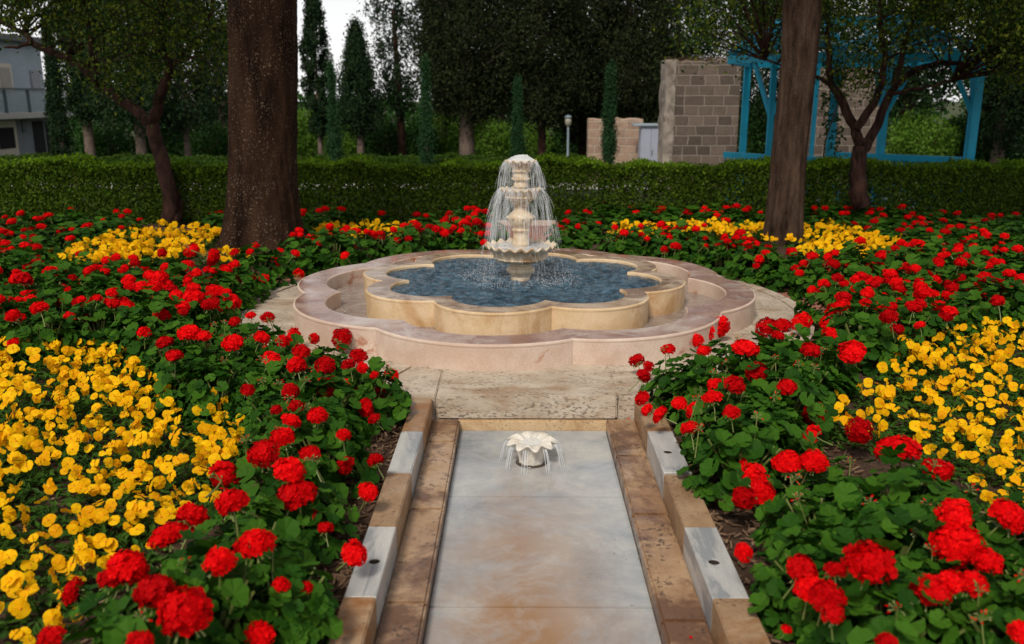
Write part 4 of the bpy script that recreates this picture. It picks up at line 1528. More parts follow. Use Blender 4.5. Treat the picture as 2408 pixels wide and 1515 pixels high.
# ground floor
s0, ht = fac(-20, 285); s1, _ = fac(34, 285)
mb = MB(); mb.box(min(s0, s1), max(s0, s1), *dd(-.05, -.002), 0, ht, bev=.02); dr = mb.build('door', M['cream'], hroot)
mb = MB(); mb.box(min(s0, s1) + .25, max(s0, s1) - .25, *dd(-.07, -.052), .9, ht - .3); mb.build('door_pane', M['dark'], dr)
for ua, ub in ((74, 100), (104, 122)):
    s0, ht = fac(ua, 286); s1, _ = fac(ub, 286)
    mb = MB(); mb.box(min(s0, s1), max(s0, s1), *dd(-.02, -.002), 0, ht); mb.build('opening_shade_panel', M['dark'], hroot)  # flat dark panels paint the shade inside the openings
s0, ht = fac(49, 282); s1, _ = fac(58, 282); _, hb = fac(53, 312)
mb = MB(); mb.box(min(s0, s1), max(s0, s1), *dd(-.05, -.002), hb, ht); mb.build('vent_window', M['rail'], hroot)
s0, ht = fac(36, 274)
bm = bmesh.new(); bmesh.ops.create_uvsphere(bm, u_segments=12, v_segments=8, radius=.14); bmesh.ops.translate(bm, verts=bm.verts, vec=(s0, -.18 * BODY, ht))
mb = MB(); mb.bm(bm); mb.build('wall_lamp', M['cream'], hroot, smooth=True)

# ------------------------------------------------------------------ the blue pergola
def P2(u, v, Y): return at(u, v, Y)


pg_c = Vector((5.4, 15.2, gz(15.2)))
pg = empty('pergola', pg_c, 0, 'turquoise timber pergola with Y braced posts and balustrade behind the right hedge', 'pergola')


def pl_(v): return Vector(v) - pg_c


posts = {'a': (1745, 17.6, .115), 'b': (1806, 15.0, .09), 'c': (1907, 17.6, .07), 'd': (1950, 14.3, .11), 'e': (2068, 15.2, .115), 'f': (2278, 14.3, .13)}
ZE = 2.28
pp = {}
for k, (u, Y, wd) in posts.items():
    p = at(u, 372, Y)
    pp[k] = Vector((p.x, Y, 0))
    mb = MB()
    mb.box(p.x - pg_c.x - wd / 2, p.x - pg_c.x + wd / 2, Y - pg_c.y - wd / 2, Y - pg_c.y + wd / 2, gz(Y) - pg_c.z - .05, ZE - pg_c.z, bev=.006)
    mb.build('post', M['blue'], pg)
pp['g'] = Vector((3.62, 15.8, 0)); pp['h'] = Vector((at(1700, 365, 17.6).x + .1, 17.6, 0)); pp['i'] = Vector((7.6, 17.6, 0))


def beam(a, b, za, zb, w_=.09, h_=.13, name='beam'):
    mb = MB()
    mb.bar(pl_((a.x, a.y, za)), pl_((b.x, b.y, zb)), w_, h_)
    return mb.build(name, M['blue'], pg)


ring_ = ['g', 'b', 'd', 'e', 'f', 'i', 'c', 'a', 'g']
for a, b in zip(ring_[:-1], ring_[1:]):
    beam(pp[a], pp[b], ZE + .065, ZE + .065, .09, .13)
apex1 = Vector((4.5, 16.2, 0)); apex2 = Vector((6.6, 15.9, 0))
beam(apex1, apex2, 3.0, 3.0, .09, .14)
for a in ('g', 'b', 'd', 'c', 'a'): beam(pp[a], apex1, ZE + .16, 2.98, .07, .10, 'rafter')
for a in ('d', 'e', 'f', 'i', 'c'): beam(pp[a], apex2, ZE + .16, 2.98, .07, .10, 'rafter')
for (a, b, ap1, ap2) in (('g', 'b', apex1, apex1), ('b', 'd', apex1, apex1), ('d', 'e', apex1, apex2), ('e', 'f', apex2, apex2), ('f', 'i', apex2, apex2)):
    for s in (.33, .67):
        beam(pp[a].lerp(pp[b], s), ap1.lerp(ap2, s), ZE + .16, 2.95, .05, .08, 'rafter')
# boarding under the left eaves
mb = MB()
a, b = pp['g'], pp['b']
for s in np.linspace(0, .8, 7):
    p0 = a.lerp(apex1, s); p1 = pp['d'].lerp(apex1, s)
    z = ZE + .20 + (2.98 - ZE - .16) * s
    mb.bar(pl_((p0.x, p0.y, z + .03)), pl_((pp['b'].lerp(apex1, s).x, pp['b'].lerp(apex1, s).y, z + .03)), .10, .025)
    mb.bar(pl_((pp['b'].lerp(apex1, s).x, pp['b'].lerp(apex1, s).y, z + .03)), pl_((p1.x, p1.y, z + .03)), .10, .025)
    e0 = pp['e'].lerp(apex2, s); e1 = pp['f'].lerp(apex2, s)
    mb.bar(pl_((e0.x, e0.y, z + .03)), pl_((e1.x, e1.y, z + .03)), .10, .025)
mb.build('roof_slats', M['blue'], pg)
# Y braces
for k, dirs in (('b', ('g', 'd')), ('e', ('d', 'f')), ('f', ('e', 'i'))):
    for q in dirs:
        d = (pp[q] - pp[k]).normalized() * .42
        beam(pp[k], pp[k] + d, ZE - .88, ZE + .0, .05, .065, 'brace')
        d2 = Vector((-d.y, d.x, 0)) * .5
# rails and balusters
def rail(a, b, zr, n, foot=True):
    beam(a, b, zr, zr, .08, .10, 'rail')
    g0, g1 = gz(a.y), gz(b.y)
    beam(a, b, g0 + .10, g1 + .10, .07, .09, 'rail')
    mb = MB()
    for s in np.linspace(0.02, .98, n):
        p = a.lerp(b, s)
        mb.bar(pl_((p.x, p.y, gz(p.y) + .1)), pl_((p.x, p.y, zr)), .018, .018)
    mb.build('balusters', M['blue'], pg)


rail(pp['g'], pp['b'], .76, 8)
rail(pp['b'], pp['d'], .76, 12)
q = Vector((at(1966, 366, 15.75).x, 15.75, 0))
rail(q, pp['e'], .76, 10)
rail(pp['e'], pp['f'], .76, 22)
mb = MB(); mb.add([pl_((x, y, gz(y) + .03)) for x, y in ((3.7, 15.9), (4.95, 14.4), (7.0, 14.4), (7.5, 17.5), (4.0, 17.5))], [(0, 1, 2, 3, 4)])
mb.build('deck', M['path'], pg)
# climber on the corner post
rg = np.random.default_rng(55)
n = 700
z = rg.uniform(.2, 2.2, n)
P = np.stack([pp['d'].x + .03 * np.sin(z * 7) + rg.normal(0, .07, n), pp['d'].y + rg.normal(0, .07, n), z], 1)
cl = empty('climber', (pp['d'].x, pp['d'].y, gz(14.3)), 0, 'dark leafy creeper winding up the middle pergola post', 'plant')
cloud('foliage', P - np.array(cl.location), .07, M['bush_dark'], cl, rg, .3)
mb = MB(); mb.tube([(.09 * math.cos(a * 3), .09 * math.sin(a * 3), a) for a in np.linspace(0, 2.2, 40)], .012, 5); mb.build('stem', M['twig'], cl)

# ------------------------------------------------------------------ flower prototypes
def geranium_foliage(seed, R=.205, H=.27, n=165):
    rg = np.random.default_rng(seed)
    V, F, mi = [], [], []
    cnt = 0
    K = 21
    for q in range(n):
        cz = rg.uniform(-.05, 1)
        a = rg.uniform(0, 2 * PI)
        sr = math.sqrt(max(0, 1 - max(0, cz) ** 2))
        d = np.array((sr * math.cos(a), sr * math.sin(a), max(cz, .03)))
        rad = rg.uniform(.70, 1.08) * (1 + .12 * math.sin(a * 3 + seed))
        p = np.array((d[0] * R * rad, d[1] * R * rad, .03 + d[2] * H * rad))
        nrm = d * np.array((.9, .9, .9)) + np.array((0, 0, .55)) + rg.normal(0, .30, 3)
        nrm /= np.linalg.norm(nrm)
        t = np.cross(nrm, rg.normal(size=3)); t /= np.linalg.norm(t)
        b = np.cross(nrm, t)
        s = rg.uniform(.022, .041)
        cup = rg.uniform(-.1, .32)
        V.append(p - nrm * s * .18); base = cnt; cnt += 1
        for k in range(K):
            an = 2 * PI * (k + .5) / K * .965 + .1
            r = s * (1 + .06 * math.cos(7 * an) - .03 * math.cos(k * PI))
            V.append(p + (t * math.cos(an) + b * math.sin(an)) * r + nrm * s * (cup + .07 * math.cos(7 * an + .6) + .10 * math.sin(an * 2 + q)))
            cnt += 1
        for k in range(K - 1):
            F.append((base, base + 1 + k, base + 2 + k))
    F = np.array(F)
    V = np.array(V)
    mi = [0] * len(F)
    mb = MB(); mb.add(V, F, 0)
    for q in range(9):
        a = rg.uniform(0, 2 * PI)
        e = rg.uniform(.3, .8) * R
        mb.tube([(rg.normal(0, .02), rg.normal(0, .02), -.08), (e * .4 * math.cos(a), e * .4 * math.sin(a), H * .4), (e * math.cos(a), e * math.sin(a), H * .85)], [.007, .006, .004], 5, 1, False)
    return mb.mesh('geranium_foliage', [M['ger_leaf'], M['ger_stem']])


def petal_fan(p, d, up, L, W, k=5, cup=.25):
    """one rounded petal from p along d, face normal up"""
    b = np.cross(up, d)
    pts = [p]
    for q in range(k):
        an = -1.05 + 2.1 * q / (k - 1)
        rr = L * (0.62 + .38 * math.cos(an * .9))
        pts.append(p + d * rr * math.cos(an * .55) + b * W * math.sin(an) + up * L * cup * (math.cos(an) * .6))
    return pts


def flower_head(seed, n=34, R=.05, ps=1.0):
    rg = np.random.default_rng(seed)
    mb = MB()
    for q in range(n):
        cz = 1 - 1.45 * (q + .5) / n
        a = q * 2.39996 + rg.normal(0, .15)
        sr = math.sqrt(max(0, 1 - cz * cz))
        d = np.array((sr * math.cos(a), sr * math.sin(a), cz))
        rad = R * rg.uniform(.72, .95)
        p = d * rad * np.array((1, 1, .86))
        nrm = d + rg.normal(0, .22, 3); nrm /= np.linalg.norm(nrm)
        t = np.cross(nrm, (.3, .5, .8)); t /= np.linalg.norm(t)
        b = np.cross(nrm, t)
        a0 = rg.uniform(0, 6.28)
        for k in range(5):
            an = a0 + 2 * PI * k / 5 + rg.normal(0, .1)
            dd_ = t * math.cos(an) + b * math.sin(an)
            pts = petal_fan(p, dd_, nrm, R * rg.uniform(.34, .46) * ps, R * .20 * ps, 5, rg.uniform(.1, .5))
            mb.add(pts, [tuple(range(6))] if False else [(0, 1, 2), (0, 2, 3), (0, 3, 4), (0, 4, 5)], 0)
    bm = bmesh.new(); bmesh.ops.create_icosphere(bm, subdivisions=2, radius=R * .62); mb.bm(bm, 0)
    # drooping buds and the stalk
    for q in range(6):
        a = rg.uniform(0, 2 * PI)
        e = np.array((math.cos(a) * R * .7, math.sin(a) * R * .7, -R * rg.uniform(.75, 1.05)))
        mb.tube([(0, 0, -R * .6), e * .7, e], [.0014, .0012, .0028], 4, 1)
    mb.tube([(0, 0, -R * .3), (.004, .002, -R * 1.4), (.010, -.004, -R * 2.7)], [.0026, .0026, .0034], 6, 1, False)
    return mb.mesh('flower_head', [M['ger_red'], M['ger_stem']])


def pansy_flower(seed, R=.027):
    """face towards +Z, top towards +Y"""
    rg = np.random.default_rng(seed)
    mb = MB()
    K = 9
    # (angle, reach, width, height) : two back petals, two side petals, one broad lip
    for an, L, W, h in ((1.02, 1.0, .58, -.22), (2.12, 1.0, .58, -.34), (-.12, .86, .48, 0.0), (3.26, .86, .48, .05), (-1.57, .92, .70, .16)):
        an += rg.normal(0, .06)
        d = np.array((math.cos(an), math.sin(an), 0)); b = np.array((-d[1], d[0], 0))
        pts = [(0, 0, h * R * .5)]
        curl = rg.uniform(-.55, .30)
        for q in range(K):
            t = -1.45 + 2.9 * q / (K - 1)
            al = L * R * (.55 + .47 * math.cos(t))
            ac = W * R * math.sin(t) * 1.08
            z = h * R + curl * R * (al / R) ** 2 + .05 * R * math.sin(q * 1.6 + seed + an)
            pts.append(tuple(d * al + b * ac + np.array((0, 0, z))))
        mb.add(pts, [(0, q + 1, q + 2) for q in range(K - 1)], 0)
    bm = bmesh.new(); bmesh.ops.create_uvsphere(bm, u_segments=8, v_segments=5, radius=R * .13)
    bmesh.ops.translate(bm, verts=bm.verts, vec=(0, -R * .06, R * .06)); mb.bm(bm, 1)
    mb.tube([(0, 0, -.001), (0, -.012, -.014), (0, -.014, -.05)], [.0016, .0016, .0018], 5, 2, False)
    return mb.mesh('flower', [M['pansy'], M['pansy_eye'], M['pan_leaf']], True)


def pansy_foliage(seed, n=84, R=.125):
    rg = np.random.default_rng(seed)
    a = rg.uniform(0, 2 * PI, n)
    r = R * np.sqrt(rg.uniform(.02, 1, n))
    P = np.stack([r * np.cos(a), r * np.sin(a), .012 + .07 * rg.uniform(0, 1, n) * (1.2 - r / R)], 1)
    N = rdir(n, rg) * .6; N[:, 2] += 1
    T = np.stack([np.cos(a), np.sin(a), np.full(n, .5)], 1) + rg.normal(0, .4, (n, 3))
    L = rg.uniform(.035, .062, n)
    V, F = leaf_quads(P, N, T, L, L * .42, .2)
    mb = MB(); mb.add(V, F, 0)
    for q in range(6):
        aa = rg.uniform(0, 2 * PI); e = rg.uniform(.4, .9) * R
        mb.tube([(0, 0, -.05), (e * .5 * math.cos(aa), e * .5 * math.sin(aa), .04), (e * math.cos(aa), e * math.sin(aa), .08)], [.003, .0025, .002], 4, 0, False)
    return mb.mesh('pansy_foliage', [M['pan_leaf']])


def bud_cluster(seed, R=.022):
    rg = np.random.default_rng(seed)
    mb = MB()
    for q in range(16):
        d = rdir(1, rg)[0]; d[2] = abs(d[2]) * 1.2 - .35
        e = d * R * rg.uniform(.8, 1.2)
        mb.tube([(0, 0, -R * .3), e * .6, e], [.0011, .0010, .0014], 4, 1, False)
        mb.tube([e, e * 1.18, e * 1.42], [.0022, .0030, .0008], 5, 0 if q % 3 == 0 else 1)
    mb.tube([(0, 0, -R * .2), (.004, 0, -R * 2), (.012, -.004, -R * 6)], [.0022, .0024, .003], 6, 1, False)
    return mb.mesh('bud_cluster', [M['ger_red'], M['ger_stem']])


GF = [geranium_foliage(200 + k) for k in range(6)]
FH = [flower_head(300 + k, n=30 + 3 * k) for k in range(5)]
FHB = [flower_head(320 + k, n=66 + 6 * k, ps=.70) for k in range(3)]
PF = [pansy_flower(400 + k) for k in range(5)]
BUD = [bud_cluster(600 + k) for k in range(3)]
PP = [pansy_foliage(500 + k) for k in range(5)]


# ------------------------------------------------------------------ flower beds
def sample(poly, z, spacing, rg, pre=None):
    """jittered points inside a bed outline given in picture coordinates on the plane z"""
    W_ = [onz(u, v, z) for u, v in poly]
    xs_ = [p[0] for p in W_]; ys_ = [p[1] for p in W_]
    out = []
    row = 0
    y = min(ys_)
    while y < max(ys_):
        x = min(xs_) + (spacing / 2 if row % 2 else 0)
        while x < max(xs_):
            px, py = x + rg.normal(0, spacing * .16), y + rg.normal(0, spacing * .16)
            if in_poly(px, py, W_): out.append((px, py))
            x += spacing
        y += spacing * .866
        row += 1
    return out


def blocked(x, y, r=.10):
    """stone, trunks and the runnel keep plants out"""
    if math.hypot(x - FX, y - FY) < RP + .10: return True
    if XL0 - r < x < XR2 + r and y < 5.1: return True
    if -0.40 < x < .48 and 9.6 < y < 12.6: return True
    if math.hypot(x - onz(616, 585)[0], y - onz(616, 585)[1]) < .62: return True
    if math.hypot(x - onz(1842, 562)[0], y - onz(1842, 562)[1]) < .34: return True
    return False


PZ = [
    ([(-120, 770), (120, 775), (290, 800), (350, 865), (470, 920), (615, 970), (600, 1030), (500, 1080), (470, 1160), (340, 1250), (230, 1330), (120, 1400), (60, 1600), (-120, 1600)], .19, 1.05, (6, 9), 'yellow pansy of the large near left bed beside the runnel geraniums', True),
    ([(2160, 765), (2330, 735), (2540, 725), (2540, 1210), (2400, 1180), (2270, 1110), (2120, 1010), (1990, 1020), (1930, 960), (2060, 880), (2090, 810)], .21, 1.05, (5, 8), 'yellow pansy of the large right bed behind the corner geraniums', True),
    ([(110, 605), (240, 552), (340, 530), (525, 535), (520, 562), (450, 585), (380, 615), (270, 622)], .27, 1.25, (7, 10), 'yellow pansy of the far left patch beside the massive trunk', False),
    ([(480, 590), (640, 585), (600, 612), (480, 615)], .27, 1.25, (6, 9), 'yellow pansy of the small patch at the foot of the massive trunk', False),
    ([(735, 528), (900, 526), (1015, 535), (1005, 556), (760, 556)], .28, 1.25, (6, 9), 'yellow pansy of the strip behind the fountain on the left', False),
    ([(1430, 530), (1560, 524), (1815, 524), (1815, 566), (1600, 558), (1440, 554)], .28, 1.25, (6, 9), 'yellow pansy of the strip behind the fountain on the right', False),
    ([(1878, 528), (1990, 526), (2115, 568), (2105, 598), (1990, 600), (1870, 596)], .28, 1.25, (6, 9), 'yellow pansy of the small right patch beside the straight trunk', False),
]
PZW = [[onz(u, v, .07) for u, v in q[0]] for q in PZ if not q[5]]
ZC = .24
# name, polygon, spacing, scale, random heads (lo, hi), label
GZ = [
    ('left front', [(200, 1640), (270, 1400), (380, 1270), (500, 1200), (600, 1180), (880, 1180), (830, 1330), (790, 1460), (720, 1640)], 0.27, 1.08, 0, 'big red geranium in the left front corner beside the runnel coping'),
    ('left runnel', [(600, 1190), (600, 1080), (680, 960), (600, 905), (420, 855), (380, 770), (560, 765), (700, 800), (850, 830), (930, 930), (915, 1030), (880, 1180)], 0.27, 1.04, 0, 'red geranium edging the runnel between it and the near yellow pansies'),
    ('left band', [(-200, 640), (0, 630), (250, 640), (560, 680), (560, 740), (330, 760), (0, 745), (-200, 745)], 0.36, 1.25, 5, 'red geranium in the broad band behind the near left yellow pansies'),
    ('left middle', [(-200, 560), (0, 555), (110, 600), (280, 632), (480, 640), (640, 600), (700, 580), (720, 640), (560, 680), (250, 640), (0, 630), (-200, 640)], 0.44, 1.4, 6, 'red geranium between the massive trunk and the broad left band'),
    ('left ring', [(690, 560), (900, 550), (1010, 545), (1140, 500), (1150, 588), (1000, 600), (860, 622), (720, 655)], 0.42, 1.35, 6, 'red geranium hugging the back left rim of the fountain'),
    ('left back', [(-250, 525), (0, 505), (200, 492), (350, 500), (500, 490), (700, 482), (900, 490), (1040, 490), (1145, 478), (1145, 505), (1000, 527), (740, 522), (540, 515), (250, 530), (100, 580), (-250, 580)], 0.54, 1.5, 3, 'red geranium in the back row under the hedge left of the fountain'),
    ('right front', [(1800, 1170), (1870, 1090), (2000, 1060), (2120, 1065), (2260, 1120), (2420, 1190), (2560, 1200), (2560, 1700), (1900, 1640), (1860, 1420), (1780, 1300)], 0.28, 1.12, 0, 'big red geranium in the right front corner beside the mulch'),
    ('right runnel', [(1545, 860), (1600, 800), (1700, 775), (1850, 765), (1985, 800), (1985, 850), (1880, 900), (1890, 960), (1870, 1020), (1740, 1030), (1640, 1000), (1570, 960)], 0.27, 1.1, 0, 'red geranium of the dense clump right of the step down to the runnel'),
    ('right band', [(1940, 690), (2050, 650), (2760, 640), (2760, 715), (2300, 700), (2150, 735), (2050, 780), (1930, 745)], 0.36, 1.25, 5, 'red geranium in the band behind the right yellow pansies'),
    ('right middle', [(1780, 650), (1800, 600), (1900, 610), (2110, 605), (2250, 575), (2560, 565), (2560, 640), (2050, 650), (1940, 690)], 0.44, 1.4, 5, 'red geranium right of the fountain before the small right yellow patch'),
    ('right ring', [(1305, 520), (1430, 545), (1560, 570), (1800, 572), (1800, 650), (1700, 640), (1560, 612), (1440, 598), (1305, 590)], 0.42, 1.35, 6, 'red geranium hugging the back right rim of the fountain'),
    ('right back', [(1300, 482), (1500, 478), (1800, 482), (2000, 472), (2200, 490), (2650, 500), (2650, 565), (2250, 560), (2100, 550), (1900, 520), (1800, 522), (1450, 522), (1300, 520)], 0.54, 1.5, 3, 'red geranium in the back row under the hedge right of the fountain'),
]
HEADS = [(435, 1440, 125), (300, 1335, 100), (365, 1392, 95), (262, 1362, 70), (395, 1262, 88), (455, 1220, 90), (600, 1280, 86), (515, 1322, 65), (170, 1390, 56), (120, 1497, 62), (330, 1512, 62), (610, 1495, 66), (662, 1376, 44),
         (718, 1385, 40), (660, 1232, 56), (732, 1222, 52), (765, 1243, 36), (833, 1302, 63), (698, 1165, 98), (545, 1182, 76), (530, 1120, 84), (865, 1157, 50), (680, 1108, 74), (620, 1068, 84), (728, 1070, 54), (883, 1083, 40),
         (812, 1093, 50), (665, 1028, 54), (685, 990, 44), (746, 978, 48), (695, 957, 40), (860, 958, 38), (880, 985, 26), (808, 1023, 34), (650, 965, 28), (683, 920, 38), (582, 918, 34), (530, 886, 34), (768, 910, 56), (820, 908, 52),
         (896, 922, 38), (920, 885, 40), (880, 882, 20), (698, 862, 54), (765, 860, 46), (640, 845, 46), (612, 825, 38), (708, 827, 42), (842, 838, 42), (852, 865, 30), (820, 858, 34), (738, 797, 32), (805, 796, 50), (690, 792, 42),
         (665, 803, 36), (615, 795, 36), (548, 808, 54), (445, 785, 56), (410, 838, 42), (388, 806, 40), (336, 806, 34), (330, 772, 34), (380, 745, 44), (500, 755, 44), (480, 790, 32), (455, 700, 50), (545, 712, 50), (530, 690, 28),
         (590, 742, 22), (630, 747, 30), (360, 715, 58), (395, 712, 36), (350, 692, 34), (270, 715, 38), (262, 690, 28), (178, 700, 38), (150, 682, 34), (92, 725, 38), (25, 715, 42), (30, 742, 38), (225, 755, 36), (180, 655, 30),
         (230, 640, 36), (290, 640, 30), (55, 657, 42), (120, 655, 32), (375, 655, 46), (405, 680, 28), (480, 665, 28), (555, 655, 30), (590, 655, 28), (620, 655, 24), (703, 643, 26), (645, 618, 30), (440, 625, 32), (500, 605, 42), (450, 588, 36),
         (1590, 782, 38), (1572, 822, 32), (1498, 848, 38), (1525, 862, 26), (1512, 885, 38), (1510, 937, 36), (1522, 965, 28), (1552, 975, 42), (1622, 1008, 48), (1635, 965, 46), (1598, 948, 32), (1675, 935, 46), (1680, 905, 38),
         (1728, 906, 52), (1720, 970, 40), (1752, 820, 60), (1780, 876, 60), (1810, 890, 40), (1850, 912, 54), (1690, 768, 52), (1660, 782, 38), (1655, 825, 32), (1640, 800, 30), (1800, 770, 46), (1840, 766, 42), (1830, 790, 32),
         (1905, 825, 52), (1885, 758, 52), (1945, 762, 38), (1950, 785, 36), (2003, 828, 60), (1915, 975, 60), (1910, 1022, 42), (2020, 1012, 74), (2110, 1060, 92), (2205, 1105, 70), (1855, 1090, 76), (1915, 1085, 60), (1770, 1120, 80),
         (1795, 1160, 70), (1750, 1172, 62), (1748, 1300, 46), (2045, 1325, 120), (1885, 1340, 76), (1905, 1385, 76), (1945, 1405, 86), (1957, 1445, 50), (1965, 1340, 46), (2185, 1390, 86), (2250, 1280, 128), (2320, 1320, 80), (2235, 1370, 60),
         (2285, 1372, 70), (2245, 1212, 86), (2370, 1215, 86), (2405, 1490, 64), (1850, 1480, 26), (2085, 1510, 52), (2125, 715, 50), (2090, 745, 40), (2040, 690, 36), (1985, 700, 36), (2170, 690, 40), (1960, 745, 44)]

rg = np.random.default_rng(2024)
plants = []      # (x, y, object, scale, zone index)
for zi, (zn, poly, spc, sc, nh, lab) in enumerate(GZ):
    extra = [(1.30, 9.72), (1.55, 10.02), (1.72, 9.58), (1.95, 9.75)] if zn == 'right ring' else []
    for (x, y) in sample(poly, ZC, spc, rg) + extra:
        if blocked(x, y, .16 if y < 4.2 else .12): continue
        if any(in_poly(x, y, q) or in_poly(x, y - .12, q) for q in PZW): continue
        s = sc * rg.uniform(.88, 1.14)
        sz_ = s if s < 1.2 else s * (1.05 / sc) * (.8 if 'back' in zn else 1.18)
        o = link('geranium', GF[rg.integers(len(GF))], None, (x, y, -.055), (rg.normal(0, .06), rg.normal(0, .06), rg.uniform(0, 6.28)), (s, s, sz_))
        tag(o, lab, 'geranium', 'red geraniums bedded round the fountain')
        plants.append((x, y, o, s, zi, sz_))
PX = np.array([(p[0], p[1]) for p in plants])
nheads = {}


def add_head(pi, P, size, tilt=None):
    x, y, o, s, zi, sz_ = plants[pi]
    pool_ = FHB if size > .088 else FH
    h = bpy.data.objects.new('flower_head', pool_[int(rg.integers(len(pool_)))])
    COL.objects.link(h)
    h.parent = o
    base = Vector((x, y, 0))
    off = Vector((P[0] - x, P[1] - y, 0))
    Wm = Matrix.Translation(Vector(P)) @ Euler((-off.y * 1.6 + rg.normal(0, .15), off.x * 1.6 + rg.normal(0, .15), rg.uniform(0, 6.28))).to_matrix().to_4x4() @ Matrix.Diagonal((size / .1 * rg.uniform(.86, 1.16), size / .1 * rg.uniform(.86, 1.16), size / .1 * rg.uniform(.78, 1.05), 1))
    om = Matrix.LocRotScale(o.location, o.rotation_euler, o.scale)
    h.matrix_local = om.inverted() @ Wm
    nheads[pi] = nheads.get(pi, 0) + 1


for (u, v, s) in HEADS:
    best = None
    for z in (.30, .34, .26):
        x, y = onz(u, v, z)
        dist = np.hypot(PX[:, 0] - x, PX[:, 1] - y)
        i = int(np.argmin(dist))
        if best is None or dist[i] < best[0] - .02: best = (dist[i], i, x, y, z)
    d, i, x, y, z = best
    # lift or drop the head so that it sits on its plant's dome
    sc = plants[i][3]
    zz = -.03 + .30 * sc * math.sqrt(max(.12, 1 - min(1, (d / (.27 * sc)) ** 2))) + .02
    for _ in range(2):
        x, y = onz(u, v, zz)
        d = math.hypot(PX[i, 0] - x, PX[i, 1] - y)
        zz = -.03 + .31 * sc * math.sqrt(max(.14, 1 - min(1, (d / (.30 * sc)) ** 2))) + .02
    x, y = onz(u, v, zz)
    depth = y * math.cos(PITCH) + (CAM_H - zz) * math.sin(PITCH)
    add_head(i, (x, y, zz), s * depth / FPX)
for i, (x, y, o, s, zi, sz_) in enumerate(plants):
    if zi in (0, 1, 6, 7):
        for _ in range(int(rg.integers(0, 3))):
            a = rg.uniform(0, 2 * PI); r = .17 * s * math.sqrt(rg.uniform(0, 1))
            zz = .27 * s * math.sqrt(max(.1, 1 - (r / (.26 * s)) ** 2)) + rg.uniform(.0, .05)
            bd = bpy.data.objects.new('bud_cluster', BUD[int(rg.integers(3))])
            COL.objects.link(bd)
            bd.parent = o
            bd.matrix_local = Matrix.LocRotScale(o.location, o.rotation_euler, o.scale).inverted() @ Matrix.Translation((x + r * math.cos(a), y + r * math.sin(a), zz)) @ Euler((rg.normal(0, .25), rg.normal(0, .25), a)).to_matrix().to_4x4()
LISTED = {0, 1, 6, 7}
for i, (x, y, o, s, zi, sz_) in enumerate(plants):
    nh = GZ[zi][4]
    if zi in LISTED: continue
    for _ in range(max(0, int(rg.poisson(nh)) - nheads.get(i, 0))):
        a = rg.uniform(0, 2 * PI); r = .23 * s * math.sqrt(rg.uniform(0, 1))
        zz = -.03 + .29 * sz_ * math.sqrt(max(.1, 1 - (r / (.26 * s)) ** 2)) + rg.uniform(-.01, .05)
        add_head(i, (x + r * math.cos(a), y + r * math.sin(a), zz), rg.uniform(.065, .115))

rg = np.random.default_rng(99)
npan = 0
for poly, spc, sc, (lo, hi), lab, near in PZ:
    for (x, y) in sample(poly, .07, spc, rg):
        if blocked(x, y, .3): continue
        if near and (rg.uniform() < .05): continue
        s = sc * rg.uniform(.85, 1.15)
        o = link('pansy', PP[rg.integers(len(PP))], None, (x, y, -.058), (0, 0, 0), s)
        tag(o, lab, 'pansy', 'yellow pansies bedded among the geraniums')
        npan += 1
        for q in range(int(rg.integers(lo, hi + 1))):
            a = rg.uniform(0, 2 * PI); r = .11 * math.sqrt(rg.uniform(0, 1))
            f = bpy.data.objects.new('flower', PF[int(rg.integers(len(PF)))])
            COL.objects.link(f)
            f.parent = o
            f.location = (r * math.cos(a), r * math.sin(a), .095 + rg.uniform(-.02, .05))
            yaw = rg.normal(0, .9) + (0.35 if x < 0 else -.35)
            f.rotation_euler = Euler((R_(rg.uniform(15, 95)), R_(rg.normal(0, 15)), yaw + (rg.uniform(-2, 2) if rg.uniform() < .35 else 0)))
            f.scale = (rg.uniform(.72, 1.22) * (1.0 if near else 1.05),) * 3
print('geraniums', len(plants), 'pansies', npan, 'heads', sum(nheads.values()))

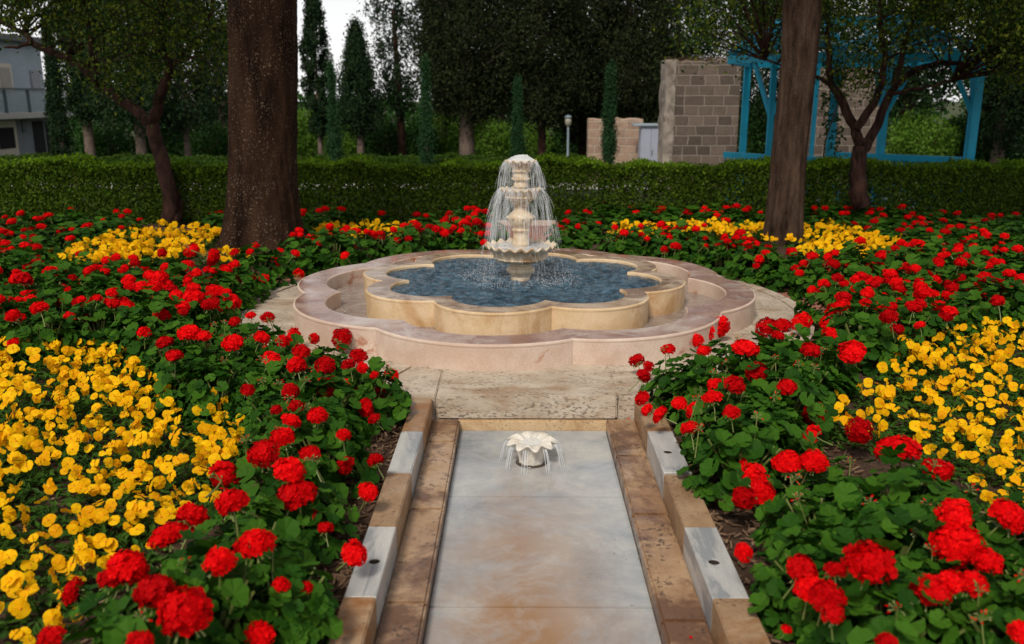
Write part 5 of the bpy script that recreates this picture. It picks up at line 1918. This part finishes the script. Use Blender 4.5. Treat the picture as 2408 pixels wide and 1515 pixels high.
# ------------------------------------------------------------------ mulch and petals
rg = np.random.default_rng(13)
V, F = [], []
cnt = 0
cube = np.array([(x, y, z) for x in (-.5, .5) for y in (-.5, .5) for z in (-.5, .5)])
cf = [(0, 1, 3, 2), (4, 6, 7, 5), (0, 4, 5, 1), (2, 3, 7, 6), (0, 2, 6, 4), (1, 5, 7, 3)]
mb = MB()
for k in range(5200):
    side = rg.uniform()
    if side < .35: x, y = rg.uniform(-1.15, -.63), rg.uniform(2.0, 5.0)
    elif side < .75: x, y = rg.uniform(.84, 1.7), rg.uniform(2.0, 4.9)
    elif side < .88: x, y = rg.uniform(-3.6, -1.0), rg.uniform(2.6, 5.6)
    else: x, y = rg.uniform(1.4, 4.4), rg.uniform(2.8, 6.2)
    e = Euler((rg.normal(0, .25), rg.normal(0, .25), rg.uniform(0, 6.3))).to_matrix()
    sz = np.array((rg.uniform(.015, .06), rg.uniform(.005, .012), rg.uniform(.003, .006)))
    mb.add((cube * sz) @ np.array(e).T + np.array((x, y, -.055 + rg.uniform(0, .012))), cf)
tag(mb.build('bark_mulch', M['chip']), 'loose bark chips on the beds beside the runnel', kind='stuff')
for (u, v, z, lab) in ((1512, 1010, ZL, 'fallen red petal on the far end of the right ledge'), (1630, 1500, ZL, 'fallen red petal on the near end of the right ledge'), (1478, 985, ZL, 'fallen red petal at the foot of the step')):
    x, y = onz(u, v, z + .006)
    mb = MB()
    pts = petal_fan(np.array((0., 0., 0.)), np.array((1., 0, 0)), np.array((0, 0, 1.)), .014, .009, 5, .3)
    low = [(p[0], p[1], p[2] - .0012) for p in pts]
    mb.add(list(pts) + low, [(0, 1, 2), (0, 2, 3), (0, 3, 4), (0, 4, 5), (6, 8, 7), (6, 9, 8), (6, 10, 9), (6, 11, 10), (0, 6, 7, 1), (1, 7, 8, 2), (2, 8, 9, 3), (3, 9, 10, 4), (4, 10, 11, 5), (5, 11, 6, 0)])
    tag(mb.build('fallen_petal', M['ger_red'], None, False, (x, y, z + .005), (0, 0, u)), lab, 'petal')
